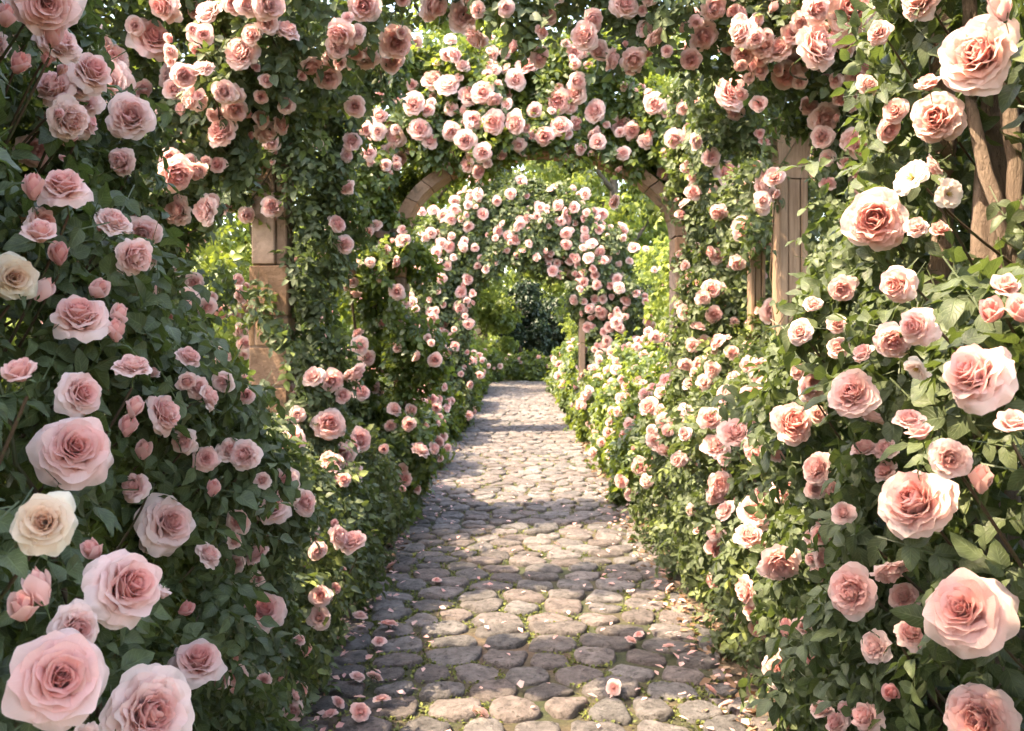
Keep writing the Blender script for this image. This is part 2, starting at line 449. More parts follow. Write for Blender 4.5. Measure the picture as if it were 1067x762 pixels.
def hedge(s, d0, d1, prof, top, back=1.2):
    def f(P):
        d, z, x = P[:, 1], P[:, 2], s * P[:, 0]
        pr = prof(d, z)
        return np.maximum.reduce([pr - x, x - pr - back, d0 - d, d - d1, z - top(d)])
    return f
def ell(c, r):
    c = np.array(c, float); r = np.array(r, float); m = r.min()
    def f(P):
        q = (P - c) / r; l = np.linalg.norm(q, axis=1)
        return (l - 1) * m * np.clip(l / (np.linalg.norm(q / r, axis=1) * m + 1e-6), .8, 2.2)
    return f
def caps(a, b, ra, rb=None):
    a = np.array(a, float); b = np.array(b, float); rb = ra if rb is None else rb
    def f(P):
        ab = b - a; t = np.clip(((P - a) @ ab) / (ab @ ab), 0, 1)
        return np.linalg.norm(P - a - t[:, None] * ab, axis=1) - (ra + (rb - ra) * t)
    return f
def chain(pts, rad):
    fs = [caps(pts[i], pts[i+1], rad[i], rad[i+1]) for i in range(len(pts) - 1)]
    return lambda P: np.minimum.reduce([f(P) for f in fs])
def slab(lo, hi):
    lo = np.array(lo, float); hi = np.array(hi, float); c = (lo + hi) / 2; h = (hi - lo) / 2
    def f(P):
        q = np.abs(P - c) - h
        return np.linalg.norm(np.maximum(q, 0), axis=1) + np.minimum(q.max(1), 0)
    return f
def uni(*fs): return lambda P: np.minimum.reduce([f(P) for f in fs])
def cut(f, *gs): return lambda P: np.maximum.reduce([f(P)] + [-g(P) for g in gs])

def grad(f, P, e=.03):
    g = np.stack([f(P + np.eye(3)[i] * e) - f(P - np.eye(3)[i] * e) for i in range(3)], -1)
    return g / (np.linalg.norm(g, axis=1)[:, None] + 1e-9)

def unproj(px, py, d):
    return np.array([(px - CX) / F * d, d, H - (py - CY) / F * d])
def proj(P):
    return CX + P[..., 0] / P[..., 1] * F, CY - (P[..., 2] - H) / P[..., 1] * F

# ---------------------------------------------------------------- leaves
def leaflet(nv, nu, L=1.0, W=.34, fold=.22, droop=.25, serr=0.0, R=rng):
    v = np.linspace(0, 1, nv + 1)[:, None] * np.ones((1, nu + 1))
    u = np.linspace(-1, 1, nu + 1)[None, :] * np.ones((nv + 1, 1))
    w = W * np.sin(PI * np.clip(v, 0, 1) ** .78) ** .8 * (1 - .25 * v)
    if nv <= 2: w = W * np.array([.30, 1.0, .03])[:, None] * np.ones((1, nu + 1)) if nv == 2 else w
    if serr: w = w * (1 + serr * ((np.arange(nv + 1) % 2) * 2 - 1))[:, None]
    x = u * w * L; y = v * L
    z = np.abs(u) * w * fold * L * 1.4 - droop * v ** 2 * L + .04 * np.sin(v * 9 + u * 2) * L * (nv > 3)
    V = np.stack([x, y, z], -1).reshape(-1, 3)
    idx = np.arange((nv + 1) * (nu + 1)).reshape(nv + 1, nu + 1)
    Q = np.stack([idx[:-1, :-1], idx[:-1, 1:], idx[1:, 1:], idx[1:, :-1]], -1).reshape(-1, 4)
    return V, Q, np.stack([u, v], -1).reshape(-1, 2)

def rot_xyz(ax, ay, az):
    cx, sx, cy, sy, cz, sz = math.cos(ax), math.sin(ax), math.cos(ay), math.sin(ay), math.cos(az), math.sin(az)
    return np.array([[cz, -sz, 0], [sz, cz, 0], [0, 0, 1]]) @ np.array([[cy, 0, sy], [0, 1, 0], [-sy, 0, cy]]) @ np.array([[1, 0, 0], [0, cx, -sx], [0, sx, cx]])

def sprig(lod, seed):
    """a compound rose leaf along +Y, unit = length of one leaflet; upper side +Z"""
    R = np.random.default_rng(seed)
    V = []; Q = []; U = []; n = 0
    nl = 5 if lod < 2 else 3
    if lod == 3: nl = 1
    spots = {5: [(1.75, 0), (1.15, .95), (1.15, -.95), (.45, 1.15), (.45, -1.15)], 3: [(.8, 0), (.35, 1.0), (.35, -1.0)], 1: [(0, 0)]}[nl]
    for k, (y, a) in enumerate(spots):
        nv, nu = {0: (6, 2), 1: (4, 2), 2: (2, 2), 3: (2, 2)}[lod]
        v, q, u = leaflet(nv, nu, L=R.uniform(.85, 1.1) * (.8 if (nl == 5 and k > 2) else 1), W=R.uniform(.31, .39), fold=R.uniform(.1, .4), droop=R.uniform(.05, .4), serr=.05 if lod == 0 else 0, R=R)
        v = v @ rot_xyz(R.normal(-.15, .25), R.normal(0, .3), -a + R.normal(0, .12)).T + np.array([-math.copysign(.06, -a) * (a != 0) * -1, y, -.06 * y * y * .5])
        V.append(v); Q.append(q + n); U.append(u); n += len(v)
    if lod < 2:   # rachis
        y = np.array([-.5, .3, 1.1, 1.8]); z = -.03 * y * y
        v = np.stack([np.concatenate([y * 0 - .022, y * 0 + .022]), np.concatenate([y, y]), np.concatenate([z, z])], -1)
        q = np.array([[i, i + 4, i + 5, i + 1] for i in range(3)])
        V.append(v); Q.append(q + n); U.append(np.full((8, 2), .0) + [.3, .1])
    return np.concatenate(V), np.concatenate(Q), np.concatenate(U)
SPRIGS = {l: [sprig(l, 50 + l * 10 + i) for i in range(5)] for l in range(4)}

def frames(tip, nrm):
    """rows: x, y(tip), z(normal)"""
    y = tip / (np.linalg.norm(tip, axis=1)[:, None] + 1e-9)
    z = nrm - y * (nrm * y).sum(1)[:, None]; z /= np.linalg.norm(z, axis=1)[:, None] + 1e-9
    x = np.cross(y, z)
    return np.stack([x, y, z], -1)      # columns

def leaf_mesh(name, P, Nn, size, lod, mat, R, base, tone=None):
    n = len(P)
    out = Nn; rnd = R.normal(0, 1, (n, 3))
    tip = out * .45 + np.array([0, 0, -.45]) + rnd * .55
    up = out * .75 + np.array([0, 0, .55]) + R.normal(0, .35, (n, 3))
    Rm = frames(tip, up)
    sz = size * R.uniform(.7, 1.25, n)
    tone = np.clip(R.beta(1.6, 2.6, n), 0, 1) if tone is None else tone
    var = R.integers(0, 5, n)
    Vs, Qs, As, Us = [], [], [], []; off = 0
    for k in range(5):
        i = np.nonzero(var == k)[0]
        if not len(i): continue
        v, q, u = SPRIGS[lod][k]
        v = v - np.array([0, v[:, 1].mean(), 0])
        W = np.einsum('nij,vj->nvi', Rm[i] * sz[i][:, None, None], v) + P[i][:, None, :] - base
        Vs.append(W.reshape(-1, 3)); Qs.append((q[None] + (np.arange(len(i)) * len(v))[:, None, None]).reshape(-1, 4) + off)
        As.append(np.repeat(tone[i], len(v))); Us.append(np.tile(u, (len(i), 1))); off += len(i) * len(v)
    return mesh_np(name, np.concatenate(Vs), [np.concatenate(Qs)], [mat], None, {'rnd': np.concatenate(As)}, np.concatenate(Us))

# ---------------------------------------------------------------- the plants
PL = []
def plant(cat, name, label, f, lo, hi, n, lod, size, wob_amp=.08, wob_wl=.5, shell=.3, tau=.12, mat='leaf', nb=0, bsize=.09, base=None,
          group=None, canes=6, young_glow=0.0, back=.35, buds=0, ray=True, hold=1.0):
    lo = np.array(lo, float); hi = np.array(hi, float)
    if base is None: base = ((lo[0] + hi[0]) / 2, (lo[1] + hi[1]) / 2, 0.0)
    sd = len(PL)
    g = (lambda P, f=f, sd=sd: f(P) + wob(P, wob_wl, wob_amp, sd % 4) + wob(P, wob_wl * .4, wob_amp * .35, (sd + 1) % 4))
    PL.append(dict(cat=cat, name=name, label=label, f=f, g=g, lo=lo, hi=hi, n=n, lod=lod, size=size, shell=shell, tau=tau, mat=mat, nb=nb, bsize=bsize,
                   base=np.array(base, float), group=group, canes=canes, young_glow=young_glow, back=back, buds=buds, ray=ray, sd=sd, blooms=[], hold=hold))
    return PL[-1]

# front walls of roses, either side of the camera
def prof_l(d, z): return .47 + .15 * (d - 1) + .30 * sstep(1.2, 2.2, z) + .22 * sstep(1.8, 2.7, d) * sstep(1.2, 1.55, z) + .10 * sstep(.7, .1, z)
def prof_r(d, z): return .50 + .10 * sstep(1.0, .2, z) * sstep(2, 3, d) + .155 * (d - 1) + .24 * sstep(1.4, 2.0, z) * sstep(1.6, 2.8, d) + .10 * sstep(1.3, 2.3, z) + .12 * sstep(.7, .1, z)
hole = uni(caps((.50, 1.05, 1.57), (.79, 1.62, 1.60), .085), caps((.52, 1.05, 1.66), (.82, 1.62, 1.73), .092))
plant('rose bush', 'climbing_rose', 'dense climbing rose at the near left with the largest pink and two cream blooms',
      hedge(-1, .95, 3.2, prof_l, lambda d: 1.95 - .65 * sstep(1.75, 2.7, d)), (-1.9, .5, 0), (-.3, 3.3, 2.1), 17000, 0, .040, .06,   .45, .26, .10, nb=60, bsize=.046, canes=26, buds=14)
plant('rose bush', 'climbing_rose', 'tall climbing rose at the near right growing around a gnarled woody trunk',
      cut(hedge(1, .95, 3.2, prof_r, lambda d: 3.1 + 0 * d), hole), (.3, .5, 0), (1.9, 3.4, 3.2), 21000, 0, .041, .06,   .45, .26, .10, nb=60, bsize=.046, canes=26, buds=14)
# roof of roses just in front of the pillars
arc = [(-1.50, 4.0, 1.75), (-1.42, 3.95, 2.3), (-1.05, 3.9, 2.68), (-.45, 3.85, 2.95), (.15, 3.85, 3.02), (.75, 3.85, 2.92), (1.32, 3.9, 2.72), (1.66, 3.95, 2.3)]
rads = [.16, .22, .26, .22, .20, .24, .27, .24]
plant('rose bush', 'climbing_rose', 'climbing rose with pink clusters arching over the top left in front of the pillar',
      uni(chain(arc[:5], rads[:5]), chain([(-1.78, 4.05, 2.3), (-1.62, 4.0, 2.75), (-1.25, 3.95, 3.0)], [.2, .26, .24])), (-2.2, 3.4, 1.5), (.1, 4.4, 3.5), 3600, 1, .048, .12, .45, .25, .12, nb=60, bsize=.105, base=(-1.5, 3.95, 0), canes=6, young_glow=.08)
plant('rose bush', 'climbing_rose', 'climbing rose with pink clusters arching over the top right in front of the posts',
      chain(arc[4:], rads[4:]), (.1, 3.4, 1.5), (1.95, 4.4, 3.5), 2900, 1, .048, .12, .45, .25, .12, nb=60, bsize=.105, base=(1.66, 3.95, 0), canes=6, young_glow=.08)
# mounds in front of the pillars
def prof_ml(d, z): return .88 + .02 * (d - 3) + .55 * sstep(.5, 1.35, z) - .04 * sstep(0, .4, z)
def prof_mr(d, z): return .98 + .05 * sstep(.8, .2, z) + .00 * (d - 3) + .42 * sstep(.6, 1.7, z) - .05 * sstep(0, .5, z)
plant('rose bush', 'rose_bush', 'low mounded rose bush at the foot of the stone pillar left of the path',
      hedge(-1, 3.0, 7.3, prof_ml, lambda d: 1.25 - .16 * sstep(4.0, 5.2, d) + .06 * np.sin(d * 2.2), 2.0), (-3.1, 2.9, 0), (-.7, 7.4, 1.7), 13000, 1, .05, .12, .7, .28, .12, nb=50, bsize=.095, canes=12, young_glow=.12)
plant('rose bush', 'rose_bush', 'dense mounded rose bush covered in blooms in front of the wooden posts',
      hedge(1, 3.1, 7.3, prof_mr, lambda d: 1.50 + .08 * np.sin(d * 2.0), 2.0), (.75, 3.0, 0), (3.1, 7.4, 1.95), 14000, 1, .05, .12, .7, .28, .12, nb=50, bsize=.095, canes=12, young_glow=.10)
# vine on the stone pillar
plant('climbing vine', 'climbing_vine', 'green climbing vine twining around the sandstone pillar', uni(chain([(-1.22, 5.62, .9), (-1.2, 5.6, 1.5), (-1.18, 5.62, 2.1), (-1.22, 5.6, 2.7)], [.17, .14, .15, .26]),
      chain([(-1.62, 5.5, 2.62), (-1.5, 5.45, 2.85), (-1.2, 5.5, 3.05), (-.9, 5.5, 3.1)], [.2, .26, .3, .25]), caps((-1.47, 5.38, 1.72), (-1.3, 5.36, 1.42), .05), caps((-1.64, 5.45, 2.2), (-1.66, 5.5, 2.9), .10)),
      (-2.0, 5.1, .7), (-.5, 6.0, 3.5), 2600, 1, .052, .06, .4, .25, .14, nb=14, bsize=.10, base=(-1.25, 5.6, 0), canes=5, young_glow=.08)
# vines around the wooden posts
plant('climbing vine', 'climbing_vine', 'leafy rose vine growing thickly around the wooden posts', uni(slab((1.25, 6.75, .8), (2.7, 7.2, 3.3)), chain([(1.15, 5.5, 3.12), (1.5, 5.4, 3.2), (1.95, 5.4, 3.1), (2.35, 5.5, 2.9)], [.25, .27, .3, .3]),
      chain([(2.03, 5.75, 1.2), (2.05, 5.7, 2.0), (1.98, 5.6, 2.9)], [.24, .22, .22]), chain([(1.3, 5.75, 3.0), (1.36, 5.6, 2.5), (1.28, 5.6, 2.1)], [.2, .14, .07]), caps((1.5, 6.35, 2.32), (1.85, 6.4, 2.4), .17)),
      (.9, 5.0, .6), (3.1, 7.5, 3.8), 8500, 1, .054, .12, .6, .28, .13, nb=60, bsize=.10, base=(1.9, 6.3, 0), canes=8, young_glow=.12)
# loose sunny rose behind the left pillar
plant('rose bush', 'climbing_rose', 'loose sunlit climbing rose between the near left roses and the pillar', uni(ell((-2.75, 7.2, 1.5), (.85, .8, 1.9)), ell((-2.1, 7.4, 1.1), (.5, .6, 1.2)), ell((-2.2, 5.8, 2.3), (.35, .35, .7))),
      (-3.9, 5.2, 0), (-1.3, 8.3, 3.7), 4200, 1, .055, .24, .7, .4, .3, mat='leaf_sun', nb=75, bsize=.11, canes=10, young_glow=.5)  # sunlit look comes from leaf colour and extra yellow leaves
# first arch: half opening 1.1, springing 2.36, centre x = .18
def arch_pts(cx, a, b, zs, d, n, h0, h1):
    th = np.linspace(h0, h1, n)
    return [(cx + a * math.cos(t), d, zs + b * math.sin(t)) for t in th]
A1 = dict(cx=.18, d=8.0, a=1.10, b=.68, zs=2.36)
def opening(A, ex=.13):
    def f(P):
        x = np.abs(P[:, 0] - A['cx']); z = P[:, 2]
        e = np.hypot(x / (A['a'] + ex), np.maximum(z - A['zs'], 0) / (A['b'] + ex)) - 1
        return e * (A['b'] + ex)
    return f
def arch_vine(A, h0, h1, leg, r=.34):
    p = arch_pts(A['cx'], A['a'] + .36, A['b'] + .44, A['zs'], A['d'], 9, h0, h1)
    s = -1 if leg < 0 else 1
    lx = A['cx'] + s * (A['a'] + (.27 if A is A1 and s < 0 else .42)); k = .68 if A is A1 and s < 0 else 1.0
    return p, chain(p, [r] * 9), chain([(lx + s * .05, A['d'], .3), (lx + s * .0, A['d'], 1.4), (lx + s * .05, A['d'], 2.45)], [.42 * k, .30 * k, .36 * k])
_, c1, l1 = arch_vine(A1, PI, PI / 2, -1, .37)
_, c2, l2 = arch_vine(A1, 0, PI / 2, 1, .37)
side_l = chain([(-1.38, 7.9, 2.6), (-1.25, 7.9, 2.9), (-.9, 7.9, 3.35), (-.3, 7.9, 3.55)], [.2, .28, .32, .28])
side_r = chain([(1.95, 7.9, 2.1), (1.75, 7.9, 2.75), (1.25, 7.9, 3.35), (.7, 7.9, 3.55)], [.32, .36, .34, .28])
plant('rose bush', 'climbing_rose', 'climbing rose covering the left half of the nearest stone arch', uni(cut(uni(c1, l1, side_l), opening(A1, .17)), chain([(-1.02, 7.75, .4), (-1.0, 7.72, 1.2), (-1.06, 7.72, 1.9), (-1.0, 7.72, 2.45)], [.2, .15, .17, .13]), chain([(-.5, 7.78, 3.02), (-.2, 7.76, 3.13), (.2, 7.75, 3.17)], [.10, .13, .13])), (-2.2, 7.4, 0), (.2, 8.6, 4.1), 7000, 1, .062, .15, .6, .26, .12, mat='leaf_sun', nb=80, bsize=.125, base=(-1.3, 8, 0), canes=8, young_glow=.12)
plant('rose bush', 'climbing_rose', 'climbing rose covering the right half of the nearest stone arch', uni(cut(uni(c2, l2, side_r), opening(A1, .20)), chain([(.2, 7.75, 3.17), (.5, 7.76, 3.14), (.7, 7.78, 3.06)], [.13, .12, .08])), (.15, 7.4, 0), (2.7, 8.6, 4.1), 7500, 1, .062, .14, .6, .26, .12, mat='leaf_sun', nb=80, bsize=.125, base=(1.75, 8, 0), canes=8, young_glow=.12)
A2 = dict(cx=.06, d=16.0, a=.95, b=.58, zs=2.24)
for A, nm, nn in ((A2, 'farther', 11000),):
    for s, sn in ((-1, 'left'), (1, 'right')):
        _, ca, la = arch_vine(A, PI if s < 0 else 0, PI / 2, s, .5)
        D_ = A['d'] - .24; xx = s * (A['a'] + .10); legz = .4 if s < 0 else 2.0
        front = chain([(A['cx'] + xx * 1.04, D_, legz), (A['cx'] + xx, D_, 2.3), (A['cx'] + xx * .8, D_, A['zs'] + A['b'] * .66), (A['cx'] + xx * .45, D_, A['zs'] + A['b'] * .98), (A['cx'], D_, A['zs'] + A['b'] * 1.1)], [.17, .15, .13, .14, .14])
        x0, x1 = ((-2.15, A['cx'] + .05) if s < 0 else (A['cx'] - .05, 2.2))
        plant('rose bush', 'climbing_rose', f'mass of pink climbing roses covering the {sn} half of the {nm} arch', uni(cut(uni(ca, la, chain([(s * 1.75, A['d'], .5), (s * 1.7, A['d'], 2.2), (s * 1.35, A['d'], 3.1), (s * .6, A['d'], 3.65), (0, A['d'], 3.72)], [.35, .4, .42, .4, .38])), opening(A, .04)), front), (x0, A['d'] - .8, 0), (x1, A['d'] + .8, 4.3), nn, 2, .08, .13, .6, .35, .15,
              mat='leaf', nb=97, bsize=.175, base=(s * 1.5, A['d'], 0), canes=4, young_glow=.15)
# bushes along the path
side = {-1: 'left', 1: 'right'}
lab = {(-1, 0): 'dark green rose bush at the foot of the nearest arch left of the path', (1, 0): 'leafy rose bush at the foot of the nearest arch right of the path',
       (-1, 1): 'rose bush left of the path just beyond the nearest arch', (1, 1): 'sunlit rose bush right of the path just beyond the nearest arch',
       (-1, 2): 'rose bush left of the path midway between the two arches', (1, 2): 'rose bush right of the path midway between the two arches',
       (-1, 3): 'rose bush at the left foot of the farther arch', (1, 3): 'rose bush at the right foot of the farther arch',
       (-1, 4): 'rose bush left of the path just beyond the farther arch', (1, 4): 'rose bush right of the path just beyond the farther arch',
       (-1, 5): 'last low rose bush lining the left of the path before its end', (1, 5): 'last low rose bush lining the right of the path before its end'}
for s in (-1, 1):
    for k, (d, hh) in enumerate(((8.7, 1.25), (11.3, 1.35), (14.2, 1.45), (17.2, 1.4), (21.5, 1.5), (27.5, 1.5))):
        ry = 1.55 if k < 3 else (2.0 if k == 3 else 3.2)
        xc = s * (1.98 if s < 0 else 2.0)
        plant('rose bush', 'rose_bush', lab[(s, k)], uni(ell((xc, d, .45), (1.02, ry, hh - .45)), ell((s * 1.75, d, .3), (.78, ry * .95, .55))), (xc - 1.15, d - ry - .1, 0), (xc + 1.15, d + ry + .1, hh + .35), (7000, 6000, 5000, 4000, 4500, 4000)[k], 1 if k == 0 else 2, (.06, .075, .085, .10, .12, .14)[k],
              .13, .8, .3, .13, mat='leaf' if (k == 0 and s < 0) else 'leaf_sun', nb=(55, 70, 60, 50, 50, 40)[k], bsize=(.12, .13, .14, .16, .17, .18)[k], canes=4, young_glow=.16 if s > 0 else .10, base=(xc, d, 0))
for x, d, hh, lbl in ((-2.0, 35.5, 1.2, 'pale rose bush closing the far end of the path on its left'), (.6, 37.5, .9, 'low flowering bush standing across the far end of the path')):
    plant('rose bush', 'rose_bush', lbl, ell((x, d, hh * .4), (1.3, 1.2, hh * .6)), (x - 1.6, d - 1.5, 0), (x + 1.6, d + 1.5, hh + .3), 1500, 2, .14, .15, .8, .4, .2, mat='leaf_sun', nb=14, bsize=.2, canes=0, young_glow=.2)
# garden shrubs out in the sun on both sides
shr = [(-4.6, 10.5, 3.0, 1.5, 'bright green shrub in the sun left of the pillar'), (-3.6, 14.5, 3.1, 1.3, 'tall light green shrub left of the farther arch'), 
       (3.4, 14.5, 3.0, 1.2, 'light green shrub right of the farther arch'),
       (3.7, 21, 3.4, 1.5, 'tall yellow green shrub farther back right of the farther arch'), (-2.9, 30, 3.0, 1.5, 'rounded shrub left of the far end of the path'), (3.2, 30, 3.2, 1.5, 'rounded shrub right of the far end of the path')]
for x, d, hh, r, lbl in shr:
    plant('shrub', 'garden_shrub', lbl, uni(ell((x, d, hh * .5), (r, r, hh * .5)), ell((x + .5 * r, d - .3, hh * .35), (r * .7, r * .7, hh * .38))), (x - r * 1.4, d - r * 1.4, 0), (x + r * 1.4, d + r * 1.4, hh + .4), 4200, 2, .11, .28, 1.0, .55, .3, mat='tree_leaf', nb=26 if abs(x) < 4.7 else 0, bsize=.15, canes=4, young_glow=.55, ray=False)  # many yellow leaves paint sun glow into the shrubs

fup = hedge(-1, .95, 3.0, prof_l, lambda d: 3.5 - 2.2 * sstep(1.75, 2.7, d))
plant('rose bush', 'climbing_rose', 'climbing rose reaching up the left edge of the picture above the cream blooms', lambda P: np.maximum(fup(P), 1.80 + .1 * np.sin(P[:, 1] * 5) - P[:, 2]), (-1.95, .6, 1.6), (-.5, 3.1, 3.7), 9000, 0, .040, .06, .45, .26, .10,
      nb=44, bsize=.06, base=(-1.25, 1.7, 0), canes=14, buds=8, hold=0)

# ---------------------------------------------------------------- flowers read off the photograph: px, py, width, type
BL = """48 2 75 t|54 46 28 b|17 73 25 b|5 25 26 b|111 86 62 o|136 123 50 o|67 198 52 t|35 205 24 b|42 248 38 h|157 40 45 s|172 4 38 s|192 79 26 o|175 80 24 o|253 55 36 o|263 36 20 o|232 138 32 o|182 181 38 s|204 177 22 o|234 96 26 o|280 5 34 o|324 68 26 o|342 80 24 o|283 148 18 o|272 125 17 o|277 84 14 o|272 101 13 o|236 216 18 o|257 224 16 o|283 216 21 o|274 236 20 o|351 233 18 o|118 233 40 s|148 243 40 o|13 289 52 c|62 273 29 b|40 311 22 b|84 334 60 t|98 307 27 b|138 267 42 o|125 336 20 b|121 353 18 b|138 383 38 s|22 393 38 h|83 410 52 t|76 469 80 t|169 432 45 t|138 432 22 b|132 452 23 b|192 459 30 s|214 478 28 s|148 476 14 b|202 294 18 o|231 326 18 o|250 344 14 o|255 358 16 o|231 371 18 o|196 373 24 o|194 397 20 o|233 398 21 o|216 415 28 o|256 412 18 o|277 419 24 o|300 408 19 o|250 307 18 o|248 292 12 o|327 393 20 o|346 397 22 o|342 442 33 o|310 432 16 o|305 459 30 t|292 439 17 o|256 474 34 o|342 478 18 o|354 471 20 o|297 501 30 o|273 501 14 o|47 545 66 c|174 545 64 t|128 613 80 t|216 579 32 s|101 578 28 b|46 626 25 b|25 642 24 b|61 707 100 t|206 691 58 t|155 745 95 o|275 638 56 t|285 530 34 t|299 512 30 o|317 524 25 s|268 578 22 s|268 603 14 o|221 515 13 b|189 638 14 b|331 574 18 o|352 559 27 s|334 621 20 o|275 709 14 o|292 707 12 b|307 726 12 o|312 667 12 o|299 615 10 o
379 5 34 o|451 5 34 o|483 17 34 o|412 44 34 o|385 61 28 o|409 64 22 o|372 35 18 o|497 37 28 o|610 37 30 o|650 3 32 o|682 39 20 o|617 20 20 o|660 61 24 o|659 72 16 o|465 57 12 o|450 84 20 o|466 89 24 o|431 108 22 o|470 113 14 o|446 115 13 o|488 101 20 o|503 96 21 o|515 103 15 o|514 73 15 o|537 83 20 o|549 69 22 o|537 127 22 o|514 127 24 o|493 125 18 o|557 115 14 o|581 105 24 o|600 96 22 o|601 84 18 o|593 110 16 o|620 116 22 o|584 132 20 o|590 138 14 o|568 142 18 o|647 130 20 o|658 136 17 o|682 108 21 o|672 148 16 o|703 145 20 o|692 180 16 o|623 148 16 o|605 155 12 o|412 142 21 o|437 135 21 o|448 148 15 o|470 137 18 o|485 146 20 o|503 159 18 o|523 162 10 o|541 151 14 o|384 159 16 o|416 165 14 o|402 172 12 o|361 162 13 o|367 148 18 o|382 135 16 o|370 111 20 o|395 121 16 o|364 195 13 o|384 242 10 o
610 202 14 o|598 216 12 o|628 223 13 o|641 211 14 o|591 229 14 o|549 228 14 o|503 223 17 o|532 202 12 o|488 236 11 o|519 241 12 o|530 246 12 o|439 221 10 o|490 206 10 o|449 243 11 o|590 243 14 o|649 240 14 o
744 7 28 o|849 10 30 o|887 10 55 o|850 49 50 s|882 47 28 s|960 1 42 o|1021 57 82 o|1046 18 22 b|977 123 54 o|968 91 22 h|810 51 32 o|787 40 18 o|769 30 16 o|764 96 40 o|766 116 18 o|720 62 20 o|842 110 18 o|853 115 14 o|876 103 15 o|889 106 18 s|903 89 22 s|894 148 34 s|913 229 66 o|948 184 44 w|990 202 34 w|955 238 26 s|933 115 24 s|926 135 24 s|758 180 30 o|741 164 18 o|807 184 18 o|862 165 16 o|851 182 18 o|776 238 25 o|794 209 17 o|779 194 13 o|715 177 14 o|722 201 16 o|749 221 17 o|712 113 13 o|916 34 28 s
936 296 40 t|957 339 42 t|931 355 40 s|1046 302 32 h|1019 309 20 b|1034 331 20 b|1065 331 14 b|1019 395 74 t|1056 444 36 h|889 410 54 o|825 442 46 o|877 301 25 s|847 317 17 o|845 301 13 o|805 324 24 o|834 346 28 o|872 338 15 o|900 369 16 o|832 388 15 o|847 398 10 o|786 412 25 o|960 454 25 h|989 478 42 o|955 385 20 w|947 437 22 s|909 437 22 s|923 468 28 s|901 469 25 s|852 488 36 s|788 471 33 o|766 451 34 o|746 466 30 o|739 436 22 o|751 503 26 o|810 476 14 o|923 491 26 s|955 525 80 o|741 301 18 o|744 328 16 o|727 341 15 o|714 326 15 o|732 311 15 o|748 356 16 o|763 368 15 o|722 360 14 o|734 355 12 o|729 380 16 o|742 385 16 o|714 380 14 o|719 400 14 o|734 398 15 o|756 409 12 o|764 392 12 o|714 427 14 o|780 380 16 o|780 361 12 o|714 452 14 o|707 479 15 o|747 267 15 o|741 263 12 o|768 274 15 o|714 277 10 o
1006 637 90 t|888 616 54 o|925 593 38 s|812 586 42 o|788 534 38 o|815 512 28 s|855 557 20 o|855 581 19 o|879 535 24 s|849 510 20 o|867 515 19 b|747 513 25 o|780 559 28 o|756 532 22 o|778 615 28 s|746 572 20 o|744 606 16 o|913 675 38 o|947 662 32 s|837 652 20 o|818 662 18 b|788 655 14 o|812 697 36 s|844 691 10 b|931 724 22 b|906 750 36 t|874 755 30 s|1021 750 74 o|1022 510 24 b
358 255 18 o|455 262 12 o|468 257 14 o|412 273 11 o|375 360 18 o|382 373 17 o|397 385 17 o|369 388 22 o|375 409 18 o|357 412 16 o|411 427 15 o|428 428 13 o|426 442 14 o|407 444 12 o|437 409 12 o|433 371 11 o|414 363 9 o|374 459 24 o|358 473 22 o|437 469 20 s|419 490 13 o|400 468 10 o|358 500 14 o|456 441 8 o|466 419 8 o|490 376 12 o|465 368 14 o|453 375 14 o|353 446 16 o
676 424 18 o|696 398 18 o|691 439 15 o|679 449 12 o|696 449 13 o|681 459 15 o|689 471 18 o|708 479 16 o|667 486 18 o|674 501 14 o|682 351 13 o|691 353 14 o|645 300 20 o|652 314 12 o|622 297 10 o|620 312 9 o|642 336 15 o|642 385 12 o|608 365 8 o|610 412 10 o|637 366 10 o|677 329 12 o|643 429 9 o|590 255 13 o|625 262 14 o|660 258 13 o"""
FLOW = [(float(a), float(b), float(c), t) for a, b, c, t in (e.split() for l in BL.split('\n') for e in l.split('|'))]

# march every line of sight to the first plant it meets
rayp = [p for p in PL if p['ray']]
ds = np.concatenate([np.arange(.62, 4, .02), np.arange(4, 9, .04), np.arange(9, 40, .1)])
dirs = np.array([[(x - CX) / F, 1, -(y - CY) / F] for x, y, w, t in FLOW])
best = np.full(len(FLOW), 1e9); who = np.full(len(FLOW), -1); near = np.full(len(FLOW), 1e9); nwho = np.zeros(len(FLOW), int); nd = np.zeros(len(FLOW))
for pi, p in enumerate(PL):
    if not p['ray']: continue
    dd = ds[(ds > p['lo'][1] - .1) & (ds < p['hi'][1] + .1)]
    P = dirs[:, None, :] * dd[None, :, None] + np.array([0, 0, H])
    v = p['g'](P.reshape(-1, 3)).reshape(P.shape[:2])
    ins = v < 0
    hit = ins.any(1); first = ins.argmax(1)
    dh = np.where(hit, dd[first], 1e9)
    better = dh < best
    best[better] = dh[better]; who[better] = pi
    mi = v.min(1); mk = v.argmin(1)
    b2 = mi < near
    near[b2] = mi[b2]; nwho[b2] = pi; nd[b2] = dd[mk[b2]]
for i, (x, y, w, t) in enumerate(FLOW):
    if who[i] < 0: who[i] = nwho[i]; best[i] = nd[i]
    d = best[i]; p = PL[who[i]]
    D = w * d / F * (.94 if d < 2.2 else 1)
    if d < 3.4: D = min(max(D, .03), .13)
    if w < 26: D *= 1.14
    D = min(D, .20)
    P = unproj(x, y, d)
    n = grad(p['f'], P[None], .06)[0]
    p['blooms'].append(dict(P=unproj(x, y, d - (.015 + .18 * D) * min(1.6, 1 / max(.35, abs(n @ (dirs[i] / np.linalg.norm(dirs[i])))))), n=n, D=D, t=t, px=w, listed=True))

